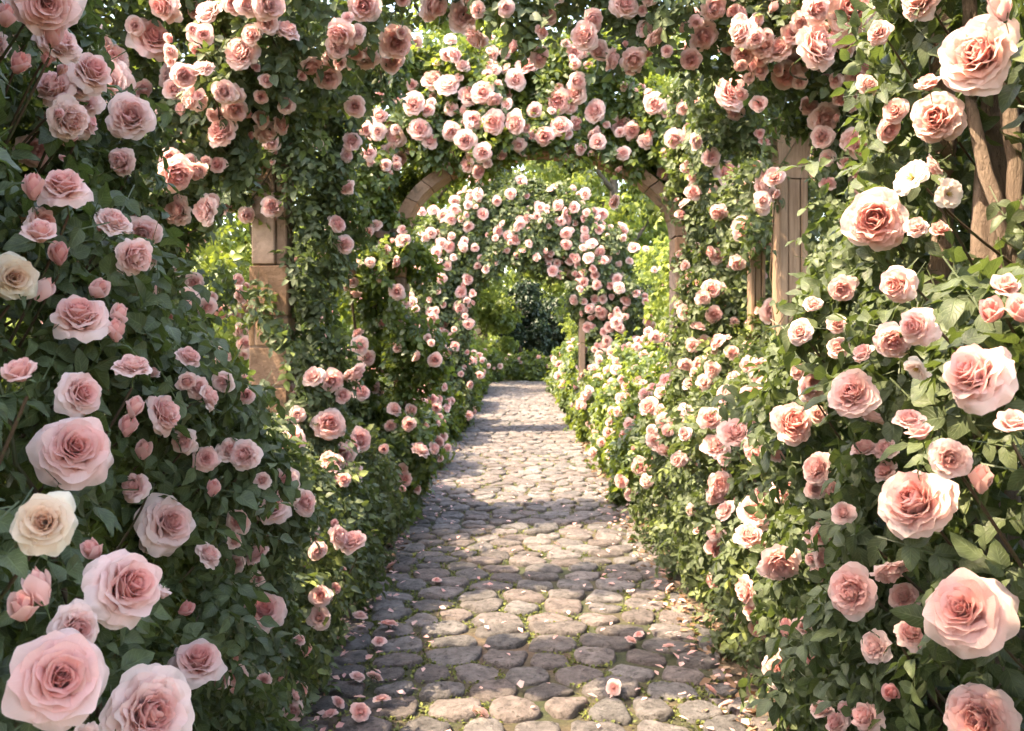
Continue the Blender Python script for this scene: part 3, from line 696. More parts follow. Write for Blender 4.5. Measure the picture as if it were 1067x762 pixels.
# the rest grow where the plants are facing the light and the path
cam = np.array([0, 0, H])
def fill_blooms(p):
    R = np.random.default_rng(300 + p['sd'])
    if not p['nb']: return
    P = R.uniform(p['lo'], p['hi'], (60000, 3)); v = p['g'](P)
    P = P[(v < .0) & (v > -.05) & (P[:, 2] > .18)]
    if not len(P): return
    n = grad(p['f'], P, .06)
    to = cam - P; to /= np.linalg.norm(to, axis=1)[:, None]
    q = (n * to).sum(1) + .35 * n[:, 2]
    P = P[q > .12]; n = n[q > .12]
    have = [b['P'] for b in p['blooms']]; cnt = 0; cen = None
    tot = min(p['nb'], 97 - len(have))
    for i in range(len(P)):
        if cnt >= tot: break
        x, y = proj(P[i])
        if not (-10 < x < 1077 and -10 < y < 772): continue
        D = p['bsize'] * R.uniform(.55, 1.2); t = 'o'
        if have:     # flowers come in clusters
            dm = min(np.linalg.norm(P[i] - h) for h in have)
            if dm < D * .62 or (dm > D * 1.7 and R.random() > .30): continue
        if p['lod'] < 2: t = R.choice(['o', 'o', 'o', 's', 's', 'h', 'b'])
        if t == 'b': D *= .45
        if t == 'h': D *= .7
        p['blooms'].append(dict(P=P[i] + n[i] * R.uniform(0, .6) * D, n=n[i], D=D, t=t, px=D / P[i][1] * F, listed=False)); have.append(P[i]); cnt += 1
for p in PL: fill_blooms(p)

# ---------------------------------------------------------------- flower meshes, shared by every copy
BM = {}
def bmesh_for(kind, lod, i):
    key = (kind, lod, i)
    if key not in BM:
        mat = {'cream': 'cream', 'blown': 'white'}.get(kind, 'pink')
        k = {'cream': 'tea'}.get(kind, kind)
        nu, nv = {0: (10, 10), 1: (6, 6), 2: (4, 4)}[lod]
        BM[key] = build_bloom(k, 11 + i * 17 + len(kind), mat, nu, nv, .42 if lod == 0 else None)
    return BM[key]
KIND = {'o': 'open', 't': 'tea', 's': 'open', 'h': 'half', 'b': 'bud', 'c': 'cream', 'w': 'blown'}

def rot_to(n, roll):
    z = Vector(n).normalized(); q = z.to_track_quat('Z', 'Y')
    return (q.to_matrix() @ Matrix.Rotation(roll, 3, 'Z')).to_euler()

def add_blooms(p, root, stem):
    R = np.random.default_rng(700 + p['sd'])
    for b in sorted(p['blooms'], key=lambda b: -b['px']):
        P, n, D = b['P'], b['n'], b['D']
        to = cam - P; to /= np.linalg.norm(to)
        if n @ to < .15: n = to * .8 + n * .2; n = n / np.linalg.norm(n)
        big = b['px'] > 48
        ax = .40 * n + .75 * to + np.array([0, 0, .12]) + R.normal(0, .14 if big else .42, 3)
        if b['t'] == 's' or (b['t'] == 't' and not b['px'] > 76):
            k = .9 if b['t'] == 's' else .55
            a = R.uniform(0, 2 * PI); sidev = np.array([math.cos(a), 0, math.sin(a) * .8 + .25])
            ax = ax / np.linalg.norm(ax) + sidev * k
        if b['t'] == 'b' or b['t'] == 'h': ax = ax * .5 + np.array([0, -.1, .8 if b['t'] == 'b' else .45]) + R.normal(0, .2, 3)
        if b['t'] == 'w': ax = ax + R.normal(0, .25, 3)
        ax /= np.linalg.norm(ax)
        b['ax'] = ax
        kind = KIND[b['t']]
        if kind == 'open' and b['px'] > 26 and R.random() < .3 and b['t'] != 'o': kind = 'tea'
        lod = 0 if b['px'] > 27 else (1 if b['px'] > 13 else 2)
        nvar = 4 if kind in ('open', 'tea') else 2
        if kind in ('cream', 'blown'): nvar = 1
        ms = bmesh_for(kind, lod, int(R.integers(0, nvar)))
        nm = 'rosebud' if kind == 'bud' else 'bloom'
        s = D * (1.0 if kind not in ('bud',) else .85)
        P0 = P - ax * D * .12
        eu = rot_to(ax, R.uniform(0, 2 * PI))
        o = obj(nm, ms['outer'] if lod == 0 else ms['whole'], root, P0 - p['base'])
        o.rotation_euler = eu
        fl = R.uniform(.9, 1.2) if kind not in ('bud',) else 1.0
        o.scale = (s, s, s * fl)
        if lod == 0:
            obj('petal_heart' if kind != 'blown' else 'stamens', ms['heart'], o); obj('calyx', ms['calyx'], o)
            if kind == 'cream': o['label'] = 'creamy apricot bloom'
            if kind == 'blown': o['label'] = 'pale open bloom'
        if lod == 0:     # its stalk bends back into the bush
            if P[1] < 3.4: n = np.array([-np.sign(P[0]) * .85, -.45, .25])
            e0 = P0 - ax * D * .5; m = P0 - ax * D * .9 - n * .04 + np.array([0, 0, -.03]); e1 = P0 - n * .20 - ax * .05 + np.array([0, 0, -.12]) + R.normal(0, .02, 3)
            tt = np.linspace(0, 1, 6)[:, None]
            sm = MB(); tube(sm, (1 - tt) ** 2 * e0 + 2 * tt * (1 - tt) * m + tt ** 2 * e1 - P0, np.linspace(.0018, .0028, 6) * (1 + .6 * (P[1] > 3)), 5, 0, .5, cap=False)
            mi = np.array(eu.to_matrix()); sm.V = [(v @ mi) / np.array([s, s, s * fl]) for v in sm.V]
            obj('stalk', sm.mesh('stalk', [M['cane']]), o)

MANY = {2: 70, 3: 60, 4: 80, 5: 90, 7: 60, 8: 60, 9: 130, 10: 130, 11: 120, 12: 120}
def add_small(p, root):
    """the many smaller flowers beyond the hundred largest, as one part"""
    R = np.random.default_rng(500 + p['sd'])
    P = R.uniform(p['lo'], p['hi'], (60000, 3)); v = p['g'](P); P = P[(v < .02) & (v > -.05) & (P[:, 2] > .25)]
    n = grad(p['f'], P, .06); to = cam - P; to /= np.linalg.norm(to, axis=1)[:, None]
    x, y = proj(P); ok = ((n * to).sum(1) + .35 * n[:, 2] > .1) & (x > -10) & (x < 1077) & (y > -10) & (y < 772)
    P, n = P[ok], n[ok]; have = [b['P'] for b in p['blooms']]; mb = MB(); c = 0
    for i in range(len(P)):
        if c >= MANY[p['sd']]: break
        D = p['bsize'] * R.uniform(.42, .85); dm = min(np.linalg.norm(P[i] - h) for h in have)
        if dm < D * .8 or (dm > D * 2.6 and R.random() > .35): continue
        me = bmesh_for('open' if R.random() < .7 else 'half', 2, int(R.integers(0, 2)))['whole']
        if me.name not in CACHE:
            nv = len(me.vertices); co = np.zeros(nv * 3); me.vertices.foreach_get('co', co)
            F_ = np.array([q.vertices[:] for q in me.polygons if len(q.vertices) == 4]); mi = np.array([q.material_index for q in me.polygons if len(q.vertices) == 4])
            tn = np.zeros(nv); me.attributes['tone'].data.foreach_get('value', tn); CACHE[me.name] = (co.reshape(-1, 3), F_, mi, tn)
        co, F_, mi, tn = CACHE[me.name]
        ax = .5 * n[i] + .6 * (cam - P[i]) / np.linalg.norm(cam - P[i]) + np.array([0, 0, .15]) + R.normal(0, .4, 3)
        Rm = np.array(rot_to(ax, R.uniform(0, 6.28)).to_matrix())
        mb.add(co @ Rm.T * D + P[i] + n[i] * .25 * D - p['base'], F_, mi, tn + R.normal(0, .08)); have.append(P[i]); c += 1
    o = obj('bloom', mb.mesh('small_blooms', [M['pink'], M['stamen'], M['sepal']], aname='tone'), root); o['kind'] = 'stuff'
CACHE = {}

def grow(p):
    R = np.random.default_rng(100 + p['sd'])
    # sample the shell
    vol = np.prod(p['hi'] - p['lo']); P = np.zeros((0, 3)); V = np.zeros(0); tries = 0
    while len(P) < p['n'] and tries < 30:
        Q = R.uniform(p['lo'], p['hi'], (150000, 3)); v = p['g'](Q)
        keep = (v < .02) & (v > -p['shell']) & (R.random(len(v)) < np.exp(np.minimum(v, 0) / p['tau']))
        Q = Q[keep]; v = v[keep]
        n = grad(p['f'], Q, .05)
        to = np.stack([-np.sign(Q[:, 0]) * np.minimum(np.abs(Q[:, 0]), 1), -np.ones(len(Q)) * .6, np.full(len(Q), .4)], -1)
        ok = ((n * to).sum(1) > -.1) | (R.random(len(Q)) < p['back'])
        P = np.concatenate([P, Q[ok]]); V = np.concatenate([V, v[ok]]); tries += 1
    P = P[:p['n']]; V = V[:p['n']]
    # outliers: shoots that stick out
    out = R.random(len(P)) < .06
    n = grad(p['f'], P, .05)
    P[out] += n[out] * R.uniform(.0, .10, out.sum())[:, None] * (1 if p['lod'] < 2 else 1.6)
    # no leaf grows through a flower or straight in front of its face
    if p['blooms']:
        keep = np.ones(len(P), bool)
        for b in p['blooms'] + [q for q in BIG if not any(q is z_ for z_ in p['blooms'])]:
            q = P - b['P']; to = b['n'] * (.4 if b['px'] < 40 else .05) + (cam - b['P']) / np.linalg.norm(cam - b['P']); to /= np.linalg.norm(to)
            t = q @ to; r = np.linalg.norm(q - t[:, None] * to, axis=1)
            keep &= ~((t > -.05 * b['D']) & (t < (.60 if b['px'] > 40 else .36)) & (r < b['D'] * .5 + p['size'] * (1.75 if b['px'] > 40 else 1.0 if b['px'] > 24 else .35)))
        P = P[keep]; n = n[keep]; V = V[keep]
    tone = np.clip(R.beta(1.5, 3.2, len(P)) * .8, 0, .85)
    yg = (R.random(len(P)) < p['young_glow'] * 1.2) & (V > -.12); tone[yg] = R.uniform(.8, 1, yg.sum())
    root = empty(p['name'], tuple(p['base']), p['label'], p['cat'], p['group'])
    obj('foliage', leaf_mesh('foliage', P, n, p['size'], p['lod'], M[p['mat']], R, p['base'], tone), root)
    if p['sd'] == 0:   # unseen foliage added beside the camera to shade the near blooms
        fx = uni(slab((-1.35, -.7, .5), (-.80, .93, 3.45)), ell((-1.0, -.2, 3.3), (.45, .9, .4)))
        gx = lambda Q: fx(Q) + wob(Q, .5, .06, 1)
        Q = R.uniform((-1.6, -1.2, 0), (-.6, 1.0, 4.3), (400000, 3)); v = gx(Q); k_ = (v < .02) & (v > -.3) & (Q[:, 0] < -.66) ; Q = Q[k_][:9000]
        obj('foliage', leaf_mesh('foliage', Q, grad(fx, Q, .05), p['size'], 1, M[p['mat']], R, p['base'], R.random(len(Q)) * .6), root)
    stem = None
    # canes wander up inside the outer leaves
    for k in range(p['canes']):
        for _ in range(30):
            q = R.uniform(p['lo'], p['hi']); q[2] = p['lo'][2] + (q[2] - p['lo'][2]) * .5
            if -.25 < p['g'](q[None])[0] < -.02: break
        pts = [q.copy()]; dr = np.array([R.normal(0, .3), R.normal(0, .35), 1.0])
        for j in range(int(R.integers(10, 26))):
            nn = grad(p['f'], q[None], .05)[0]; v = p['g'](q[None])[0]
            dr = dr + R.normal(0, .35, 3) + np.array([0, 0, .12]); dr /= np.linalg.norm(dr)
            q = q + dr * .08 - nn * (v + (.065 if p['lod'] == 0 else .08)) * .5; q[2] = max(q[2], .02)
            if p['g'](q[None])[0] > -.02 or any(np.linalg.norm(q - b['P']) < b['D'] * .6 + .03 for b in p['blooms'] + BIG): break
            if q[1] < 4 and any(s_[1] < b['P'][1] + .05 and np.hypot(*(np.array(proj(s_)) - np.array(proj(b['P'])))) < b['px'] * .5 + 6
                                for b in BIG for s_ in (q, .75 * q + .25 * pts[-1], .5 * (q + pts[-1]), .25 * q + .75 * pts[-1])): break
            pts.append(q.copy())
        if len(pts) < 4: continue
        pts = np.array(pts)
        if p['hi'][2] < 3.3 or True:
            r0 = R.uniform(.0025, .0055) * (1 if p['lod'] < 1 else 1.6)
            cm = MB(); tube(cm, pts - p['base'], np.linspace(r0, r0 * .45, len(pts)), 6, 0, R.random())
            obj('cane', cm.mesh('cane', [M['cane']]), root)
    # rooted main stems
    nroot = 3 if (p['canes'] and p['sd'] not in (2, 3, 6, 7) and p['hold']) else 0
    for k in range(nroot):
        b0 = p['base'] + np.array([R.normal(0, .12), R.normal(0, .12), -.03])
        dh = np.hypot(P[:, 0] - p['base'][0], P[:, 1] - p['base'][1]); cand = np.nonzero((dh < .5) & (P[:, 2] > .4 * np.median(P[:, 2])) & ((P[:, 2] < 1.2) | (p['sd'] > 7)))[0]
        if not len(cand): break
        tgt = P[cand[R.integers(0, len(cand))]]
        mid = np.array([b0[0] + R.normal(0, .06), b0[1] + R.normal(0, .06), tgt[2] * .55])
        tt = np.linspace(0, 1, 10)[:, None]
        pp = (1 - tt) ** 2 * b0 + 2 * tt * (1 - tt) * mid + tt ** 2 * tgt
        sm = MB(); tube(sm, pp - p['base'], np.linspace(.022, .006, 10), 7, 0, R.random())
        obj('stem', sm.mesh('stem', [M['cane']]), root)
    add_blooms(p, root, stem)
    if len(p['blooms']) >= 60 and p['sd'] in MANY: add_small(p, root)
    return root
BIG = [b for p in PL for b in p['blooms'] if b['px'] > 34]
for p in PL: p['root'] = grow(p)
print('leaf sprigs', sum(p['n'] for p in PL), 'blooms', sum(len(p['blooms']) for p in PL), [len(p['blooms']) for p in PL])
# ---------------------------------------------------------------- woody trunk on the right
root = PL[1]['root']; bs = PL[1]['base']
tk = MB()
def gn(pts, r0, r1, seed, n=26, sides=14):
    R = np.random.default_rng(seed); pts = np.array(pts, float)
    t = np.linspace(0, len(pts) - 1, n); i = np.minimum(t.astype(int), len(pts) - 2); f = (t - i)[:, None]; f = f * f * (3 - 2 * f)
    P = pts[i] * (1 - f) + pts[i + 1] * f + R.normal(0, .004, (n, 3))
    rad = np.linspace(r0, r1, n) * (1 + .12 * np.sin(np.arange(n) * .9 + seed))
    m2 = MB(); tube(m2, P - bs, rad, sides, 0, R.random(), cap=False)
    V = m2.V[0].reshape(n, sides, 3); c = (P - bs)[:, None, :]
    tw = np.arange(n)[:, None] * .12
    k = 1 + .13 * np.sin(np.arange(sides)[None] * 2 * PI / sides * 3 + tw) + .07 * np.sin(np.arange(sides)[None] * 2 * PI / sides * 5 - tw * 1.7)
    tk.add(((V - c) * k[..., None] + c).reshape(-1, 3), m2.F[0], 0, .5, m2.U[0])
gn([(.83, 1.66, 0), (.80, 1.64, .7), (.82, 1.66, 1.3), (.775, 1.60, 1.62), (.80, 1.62, 1.85), (.84, 1.66, 2.3), (.82, 1.7, 3.0)], .030, .019, 1)
gn([(.86, 1.72, 0), (.87, 1.70, .9), (.815, 1.63, 1.45), (.83, 1.58, 1.66), (.86, 1.66, 1.9), (.80, 1.72, 2.6)], .030, .018, 2)
gn([(.78, 1.75, 0), (.76, 1.72, 1.0), (.755, 1.72, 1.6), (.765, 1.70, 1.9), (.70, 1.75, 2.5)], .026, .015, 3)
gn([(.92, 1.62, .2), (.90, 1.58, 1.2), (.885, 1.56, 1.7), (.90, 1.60, 2.2)], .02, .012, 4)
gn([(.80, 1.60, 1.50), (.85, 1.58, 1.62), (.90, 1.60, 1.82), (.95, 1.66, 2.1)], .014, .008, 5)
gn([(.74, 1.58, 1.2), (.76, 1.55, 1.55), (.80, 1.54, 1.70), (.79, 1.57, 1.95), (.74, 1.6, 2.3)], .017, .010, 6)
gn([(.86, 1.6, 1.2), (.84, 1.55, 1.52), (.775, 1.54, 1.70), (.745, 1.58, 1.9), (.76, 1.62, 2.2)], .013, .009, 7)
obj('trunk', tk.mesh('trunk', [M['bark']]), root)

# ---------------------------------------------------------------- stone pillar on the left
px_, pd = -1.43, 5.6
root = empty('stone_pillar', (px_, pd, 0), 'sandstone block pillar wrapped in green vine left of the path', 'pillar')
blk = MB(); z = 0.0; k = 0
for hgt, kind in ((.30, 0), (.22, 1), (.26, 0), (.24, 0), (.22, 0), (.23, 0), (.17, 1), (.30, 0)):
    w = .112; g = .0035
    if kind == 0: box(blk, (-w, -w, z + g), (w, w, z + hgt - g), .009, 0, rng.random(), .0015)
    else:
        s = rng.uniform(-.02, .05)
        box(blk, (-w, -w, z + g), (s - .1, w, z + hgt - g), .008, 0, rng.random(), .0015); box(blk, (s - .1 + g, -w, z + g), (s, w, z + hgt - g), .008, 0, rng.random(), .0015); box(blk, (s + g, -w, z + g), (w, w, z + hgt - g), .008, 0, rng.random(), .0015)
    z += hgt
box(blk, (-.106, -.106, .0), (.106, .106, z - .01), .004, 0, .15)
obj('block_base', blk.mesh('block_base', [M['stone']], smooth=False), root)
sh = MB()
for hgt in (.42, .40, .45):
    box(sh, (-.10, -.10, z + .003), (.035, .10, z + hgt - .003), .007, 0, rng.random(), .001)
    box(sh, (.037, -.085, z + .003), (.10, .095, z + hgt - .003), .007, 0, rng.random(), .001)
    z += hgt
obj('shaft', sh.mesh('shaft', [M['stone']], smooth=False), root)
cp = MB(); box(cp, (-.135, -.135, z), (.135, .135, z + .09), .015, 0, .5); box(cp, (-.16, -.16, z + .09), (.16, .16, z + .15), .012, 0, .6)
obj('capital', cp.mesh('capital', [M['stone']], smooth=False), root)
top = z + .15

# ---------------------------------------------------------------- wooden posts on the right and the beam they carry
def post(x, d, w, h, label, cap=True, lift=0.0):
    root = empty('wooden_post', (x, d, 0), label, 'post')
    b = MB(); box(b, (-w / 2, -w / 2, 0), (-w / 2 + w * .30, w / 2, h), .006); box(b, (-w / 2 + w * .30 + .004, -w / 2 + .008, 0), (w / 2 - w * .26, w / 2 - .006, h), .006); box(b, (w / 2 - w * .26 + .004, -w / 2, 0), (w / 2, w / 2, h), .006)
    obj('shaft', b.mesh('shaft', [M['wood']], smooth=False), root)
    if cap:
        c = MB(); n = 7
        zs = np.linspace(h, h + .34, n); ws = w / 2 * (1.0 + .42 * (np.linspace(0, 1, n)) ** 1.6)
        V = []; 
        for zz, ww in zip(zs, ws): V += [(-ww, -ww, zz), (ww, -ww, zz), (ww, ww, zz), (-ww, ww, zz)]
        Q = [[4*i + j, 4*i + (j+1) % 4, 4*i + 4 + (j+1) % 4, 4*i + 4 + j] for i in range(n-1) for j in range(4)] + [[4*(n-1), 4*(n-1)+1, 4*(n-1)+2, 4*(n-1)+3]]
        c.add(np.array(V), np.array(Q)); obj('capital', c.mesh('capital', [M['wood']], smooth=False), root)
    return root
post(1.585, 5.6, .165, 2.44, 'broad wooden post with a flared top right of the path')
post(1.60, 6.45, .10, 2.15, 'thin wooden post just left of the broad flared post', cap=False)
# thin vine stems twisting up the posts and the pillar
def twine(owner, x, d, r, z0, z1, turns, ph, rad):
    t = np.linspace(0, 1, 40); a = ph + turns * 2 * PI * t + .5 * np.sin(t * 9 + ph); q = np.maximum(np.abs(np.cos(a)), np.abs(np.sin(a)))
    k = r / q * (1 + .35 * sstep(2.4, 2.75, z0 + (z1 - z0) * t) * (r > .07))
    P = np.stack([x + np.cos(a) * k, d + np.sin(a) * k, z0 + (z1 - z0) * t], -1)
    m2 = MB(); tube(m2, P - owner['base'], np.linspace(rad, rad * .6, 40), 6, 0, .4)
    obj('cane', m2.mesh('cane', [M['cane']]), owner['root'])
vp = [p for p in PL if p['name'] == 'climbing_vine']
twine(vp[1], 1.585, 5.6, .092, .6, 2.78, 1.3, 3.6, .007); twine(vp[1], 1.585, 5.6, .090, .9, 2.8, -1.1, 5.2, .005); twine(vp[1], 1.585, 5.6, .090, 1.6, 2.8, .8, 4.4, .004)
twine(vp[0], -1.43, 5.6, .122, .5, 2.9, 1.2, 5.0, .007); twine(vp[0], -1.43, 5.6, .120, .8, 2.6, -.9, 4.0, .005)

# ---------------------------------------------------------------- stone arches
for A, lbl, rmat in ((A1, 'nearest sandstone arch over the path with its inner curve bare', 'wood'), (A2, 'farther arch over the path buried in roses with a bare post on its right', 'wood')):
    root = empty('garden_arch', (A['cx'], A['d'], 0), lbl, 'arch')
    for s in (-1, 1):
        p = MB(); x0 = s * (A['a'] + .002); x1 = s * (A['a'] + .10); z = 0
        while z < A['zs'] - .05:
            hgt = min(rng.uniform(.42, .6), A['zs'] - z)
            if A['zs'] - z - hgt < .2: hgt = A['zs'] - z
            box(p, (min(x0, x1), -.16, z + .002), (max(x0, x1), .16, z + hgt - .002), .012, 0, rng.random(), .001); z += hgt
        obj('pillar', p.mesh('pillar', [M['stone' if A is A1 else 'wood']], smooth=False), root)
    r = MB(); nb_ = 15
    for k in range(nb_):
        t0 = PI * k / nb_ + .004; t1 = PI * (k + 1) / nb_ - .004
        V = []; n = 4
        for t in np.linspace(t0, t1, n):
            for (ex, y) in ((0, -.16), (.10, -.16), (.10, .16), (0, .16)):
                V.append(((A['a'] + ex) * math.cos(t), y, A['zs'] + (A['b'] + ex) * math.sin(t)))
        Q = [[4*i + j, 4*i + 4 + j, 4*i + 4 + (j+1) % 4, 4*i + (j+1) % 4] for i in range(n-1) for j in range(4)] + [[0, 1, 2, 3], [4*n-1, 4*n-2, 4*n-3, 4*n-4]]
        r.add(np.array(V) + rng.normal(0, .0015, 3), np.array(Q), 0, rng.random())
    obj('arch_ring', r.mesh('arch_ring', [M['stone']], smooth=False), root)

# ---------------------------------------------------------------- ground and path
def sheet(x0, x1, y0, y1, z, nx=2, ny=2):
    X, Y = np.meshgrid(np.linspace(x0, x1, nx), np.linspace(y0, y1, ny))
    V = np.stack([X.ravel(), Y.ravel(), np.full(X.size, z)], -1); I = np.arange(nx * ny).reshape(ny, nx)
    return V, np.stack([I[:-1, :-1], I[:-1, 1:], I[1:, 1:], I[1:, :-1]], -1).reshape(-1, 4)
m, nt, N, L = new_mat('garden_soil')
tc = node(nt, 'ShaderNodeTexCoord')
n1 = node(nt, 'ShaderNodeTexNoise', Scale=1.2, Detail=6.0); L.new(tc.outputs['Object'], n1.inputs['Vector'])
n2 = node(nt, 'ShaderNodeTexNoise', Scale=42.0, Detail=9.0, Roughness=.75); L.new(tc.outputs['Object'], n2.inputs['Vector'])
r1 = ramp(nt, [(.3, (.06, .038, .024)), (.55, (.14, .092, .06)), (.75, (.22, .15, .10))]); L.new(n2.outputs[0], r1.inputs[0])
r2 = ramp(nt, [(.32, (.020, .022, .011)), (.5, (.04, .045, .016)), (.68, (.065, .078, .022))]); L.new(n2.outputs[0], r2.inputs[0])
sx = node(nt, 'ShaderNodeSeparateXYZ'); L.new(tc.outputs['Object'], sx.inputs[0])
ab = node(nt, 'ShaderNodeMath', operation='ABSOLUTE'); L.new(sx.outputs[0], ab.inputs[0])
mr = node(nt, 'ShaderNodeMapRange'); L.new(ab.outputs[0], mr.inputs[0]); mr.inputs[1].default_value = 1.8; mr.inputs[2].default_value = 3.2
mr2 = node(nt, 'ShaderNodeMapRange'); L.new(ab.outputs[0], mr2.inputs[0]); mr2.inputs[1].default_value = 1.02; mr2.inputs[2].default_value = .86
mr3 = node(nt, 'ShaderNodeMapRange'); L.new(n1.outputs[0], mr3.inputs[0]); mr3.inputs[1].default_value = .36; mr3.inputs[2].default_value = .56
mm = node(nt, 'ShaderNodeMath', operation='MULTIPLY'); L.new(mr2.outputs[0], mm.inputs[0]); L.new(mr3.outputs[0], mm.inputs[1])
mx1 = node(nt, 'ShaderNodeMath', operation='MAXIMUM'); L.new(mr.outputs[0], mx1.inputs[0]); L.new(mm.outputs[0], mx1.inputs[1])
mx = node(nt, 'ShaderNodeMix', data_type='RGBA'); L.new(mx1.outputs[0], mx.inputs[0]); L.new(r1.outputs[0], mx.inputs[6]); L.new(r2.outputs[0], mx.inputs[7])
b = node(nt, 'ShaderNodeBsdfPrincipled', Roughness=.95); L.new(mx.outputs[2], b.inputs['Base Color'])
bp = node(nt, 'ShaderNodeBump', Strength=1.0, Distance=.02); L.new(n2.outputs[0], bp.inputs['Height']); L.new(bp.outputs[0], b.inputs['Normal'])
o = node(nt, 'ShaderNodeOutputMaterial'); L.new(b.outputs[0], o.inputs['Surface']); M['soil'] = m
V, Q = sheet(-300, 300, -60, 500, 0, 2, 2); mb = MB(); mb.add(V, Q)
tag(obj('ground', mb.mesh('ground', [M['soil']], smooth=False)), 'bare brown soil and grass around the cobbled path', None, None, 'structure')

# cobbles: relaxed points, Voronoi cells, rounded and domed
def clip_poly(poly, p, q):
    if len(poly) < 3: return poly
    m_ = (p + q) / 2; nrm = q - p; out = []
    dd = (poly - m_) @ nrm
    for i in range(len(poly)):
        a, c = poly[i], poly[(i + 1) % len(poly)]; da, dc = dd[i], dd[(i + 1) % len(poly)]
        if da <= 0: out.append(a)
        if da * dc < 0: out.append(a + (c - a) * da / (da - dc))
    return np.array(out).reshape(-1, 2)
R = np.random.default_rng(5)
HW = .98; Y0, Y1 = 1.8, 35.0
pts = []; y = Y0; row = 0
while y < Y1:
    x = -HW + R.uniform(0, .12); rowh = R.uniform(.17, .25)
    while x < HW:
        w_ = R.uniform(.15, .34); pts.append((x + w_ / 2, y + R.uniform(-.07, .07))); x += w_
    y += rowh; row += 1
pts = np.array(pts)
bound = np.array([[-HW, Y0 - .3], [HW, Y0 - .3], [HW, Y1 + .3], [-HW, Y1 + .3]])
def cells(pts):
    out = []
    for i, p in enumerate(pts):
        d = np.linalg.norm(pts - p, axis=1); nbr = np.argsort(d)[1:16]
        po = np.array([[-.5, -.5], [.5, -.5], [.5, .5], [-.5, .5]]) + p
        po[:, 0] = np.clip(po[:, 0], -HW - .03 * math.sin(p[1] * 5 + 1), HW + .04 * math.sin(p[1] * 4))
        for j in nbr: po = clip_poly(po, p, pts[j])
        out.append(po)
    return out
cl = cells(pts)
pts = np.array([(c.mean(0) * .5 + p * .5 if len(c) > 2 else p) for c, p in zip(cl, pts)]); cl = cells(pts)
st = MB(); NS = 22; EDGE = []
for c, p in zip(cl, pts):
    if len(c) < 3: continue
    p = c.mean(0)
    # round the corners
    for _ in range(3):
        nx_ = np.roll(c, -1, 0); c = np.stack([c * .78 + nx_ * .22, c * .22 + nx_ * .78], 1).reshape(-1, 2)
    per = np.concatenate([[0], np.cumsum(np.linalg.norm(np.roll(c, -1, 0) - c, axis=1))]); cc = np.vstack([c, c[:1]])
    t = np.linspace(0, per[-1], NS, endpoint=False)
    c = np.stack([np.interp(t, per, cc[:, 0]), np.interp(t, per, cc[:, 1])], -1)
    rad = np.linalg.norm(c - p, axis=1)[:, None]; gap = R.uniform(.010, .025)
    c = p + (c - p) * (1 - gap / rad) * (1 + R.normal(0, .016, (NS, 1)))
    hgt = R.uniform(.016, .032); tilt = R.normal(0, .045, 2); rv = R.random()
    V = []
    for f, zz in ((1.0, -.03), (1.0, hgt * .22), (.975, hgt * .6), (.91, hgt * .86), (.72, hgt * .98), (.36, hgt * 1.03)):
        q = p + (c - p) * f
        V.append(np.column_stack([q, zz + (q - p) @ tilt * (zz > 0) + R.normal(0, .0022, NS) * (zz > 0) + .006 * np.sin(q[:, 0] * 31 + rv * 9) * np.sin(q[:, 1] * 27 + rv * 5) * (f < .95)]))
    V = np.vstack(V + [np.array([[p[0], p[1], hgt * 1.06]])])
    I = np.arange(6 * NS).reshape(6, NS)
    Qs = np.stack([I[:-1], np.roll(I[:-1], -1, 1), np.roll(I[1:], -1, 1), I[1:]], -1).reshape(-1, 4)
    st.add(V, Qs, 0, rv); 
    k = np.arange(NS); st.V.append(np.zeros((0, 3))); st.F.append(np.stack([I[5], np.roll(I[5], -1), np.full(NS, 6 * NS)], -1) + st.n - len(V)); st.M.append(np.zeros(NS, int)); st.A.append(np.zeros(0)); st.U.append(np.zeros((0, 2)))
    EDGE.append((c, p))
tag(obj('path', st.mesh('path', [M['cobble']])), 'cobbled path of rounded grey brown stones running straight under the arches', None, None, 'structure')
# moss and small weeds in the joints
P = []
for c, p in EDGE:
    d = p[1]
    if d > 13: continue
    nn = int((130 if d < 7 else 36) * R.uniform(.15, 1.25) ** 1.5)
    i = R.integers(0, NS, nn); q = p + (c[i] - p) * (1.0 + R.uniform(-.03, .16, nn))[:, None]
    q += R.normal(0, .006, q.shape)
    P.append(np.column_stack([q, R.uniform(.002, .012, nn)]))
P = np.concatenate(P); sel = wob(P * [1, 1, 0], 1.1, 1.0, 2) > -.55; P = P[sel]
up = np.tile([0, 0, 1.0], (len(P), 1))
M['moss'] = leaf_mat('moss', (.05, .06, .018), (.10, .115, .028), (.2, .21, .04), (.25, .3, .04), veins=False, rough=.7, tw=.2)
def litter(name, P, size, mat, R, flat, tone, lod=3):
    n = len(P); a = R.uniform(0, 2 * PI, n)
    tip = np.stack([np.cos(a), np.sin(a), R.uniform(-.1, flat, n)], -1); nr = up_ = np.tile([0, 0, 1.0], (n, 1)) + R.normal(0, .25, (n, 3))
    Rm = frames(tip, nr); sz = size * R.uniform(.5, 1.4, n)
    v, q, u = leaflet(2, 2, W=.36, fold=.3, droop=-.1); v = v - [0, .4, 0]
    W = np.einsum('nij,vj->nvi', Rm * sz[:, None, None], v) + P[:, None, :]
    Qa = (q[None] + (np.arange(n) * len(v))[:, None, None]).reshape(-1, 4)
    return mesh_np(name, W.reshape(-1, 3), [Qa], [mat], None, {'rnd': np.repeat(tone, len(v)), 'tone': np.repeat(tone, len(v))}, np.tile(u, (n, 1)))
tag(obj('moss', litter('moss', P, .017, M['moss'], R, 1.2, R.random(len(P)))), 'short moss and weeds in the joints between the cobbles', 'moss', None, 'stuff')
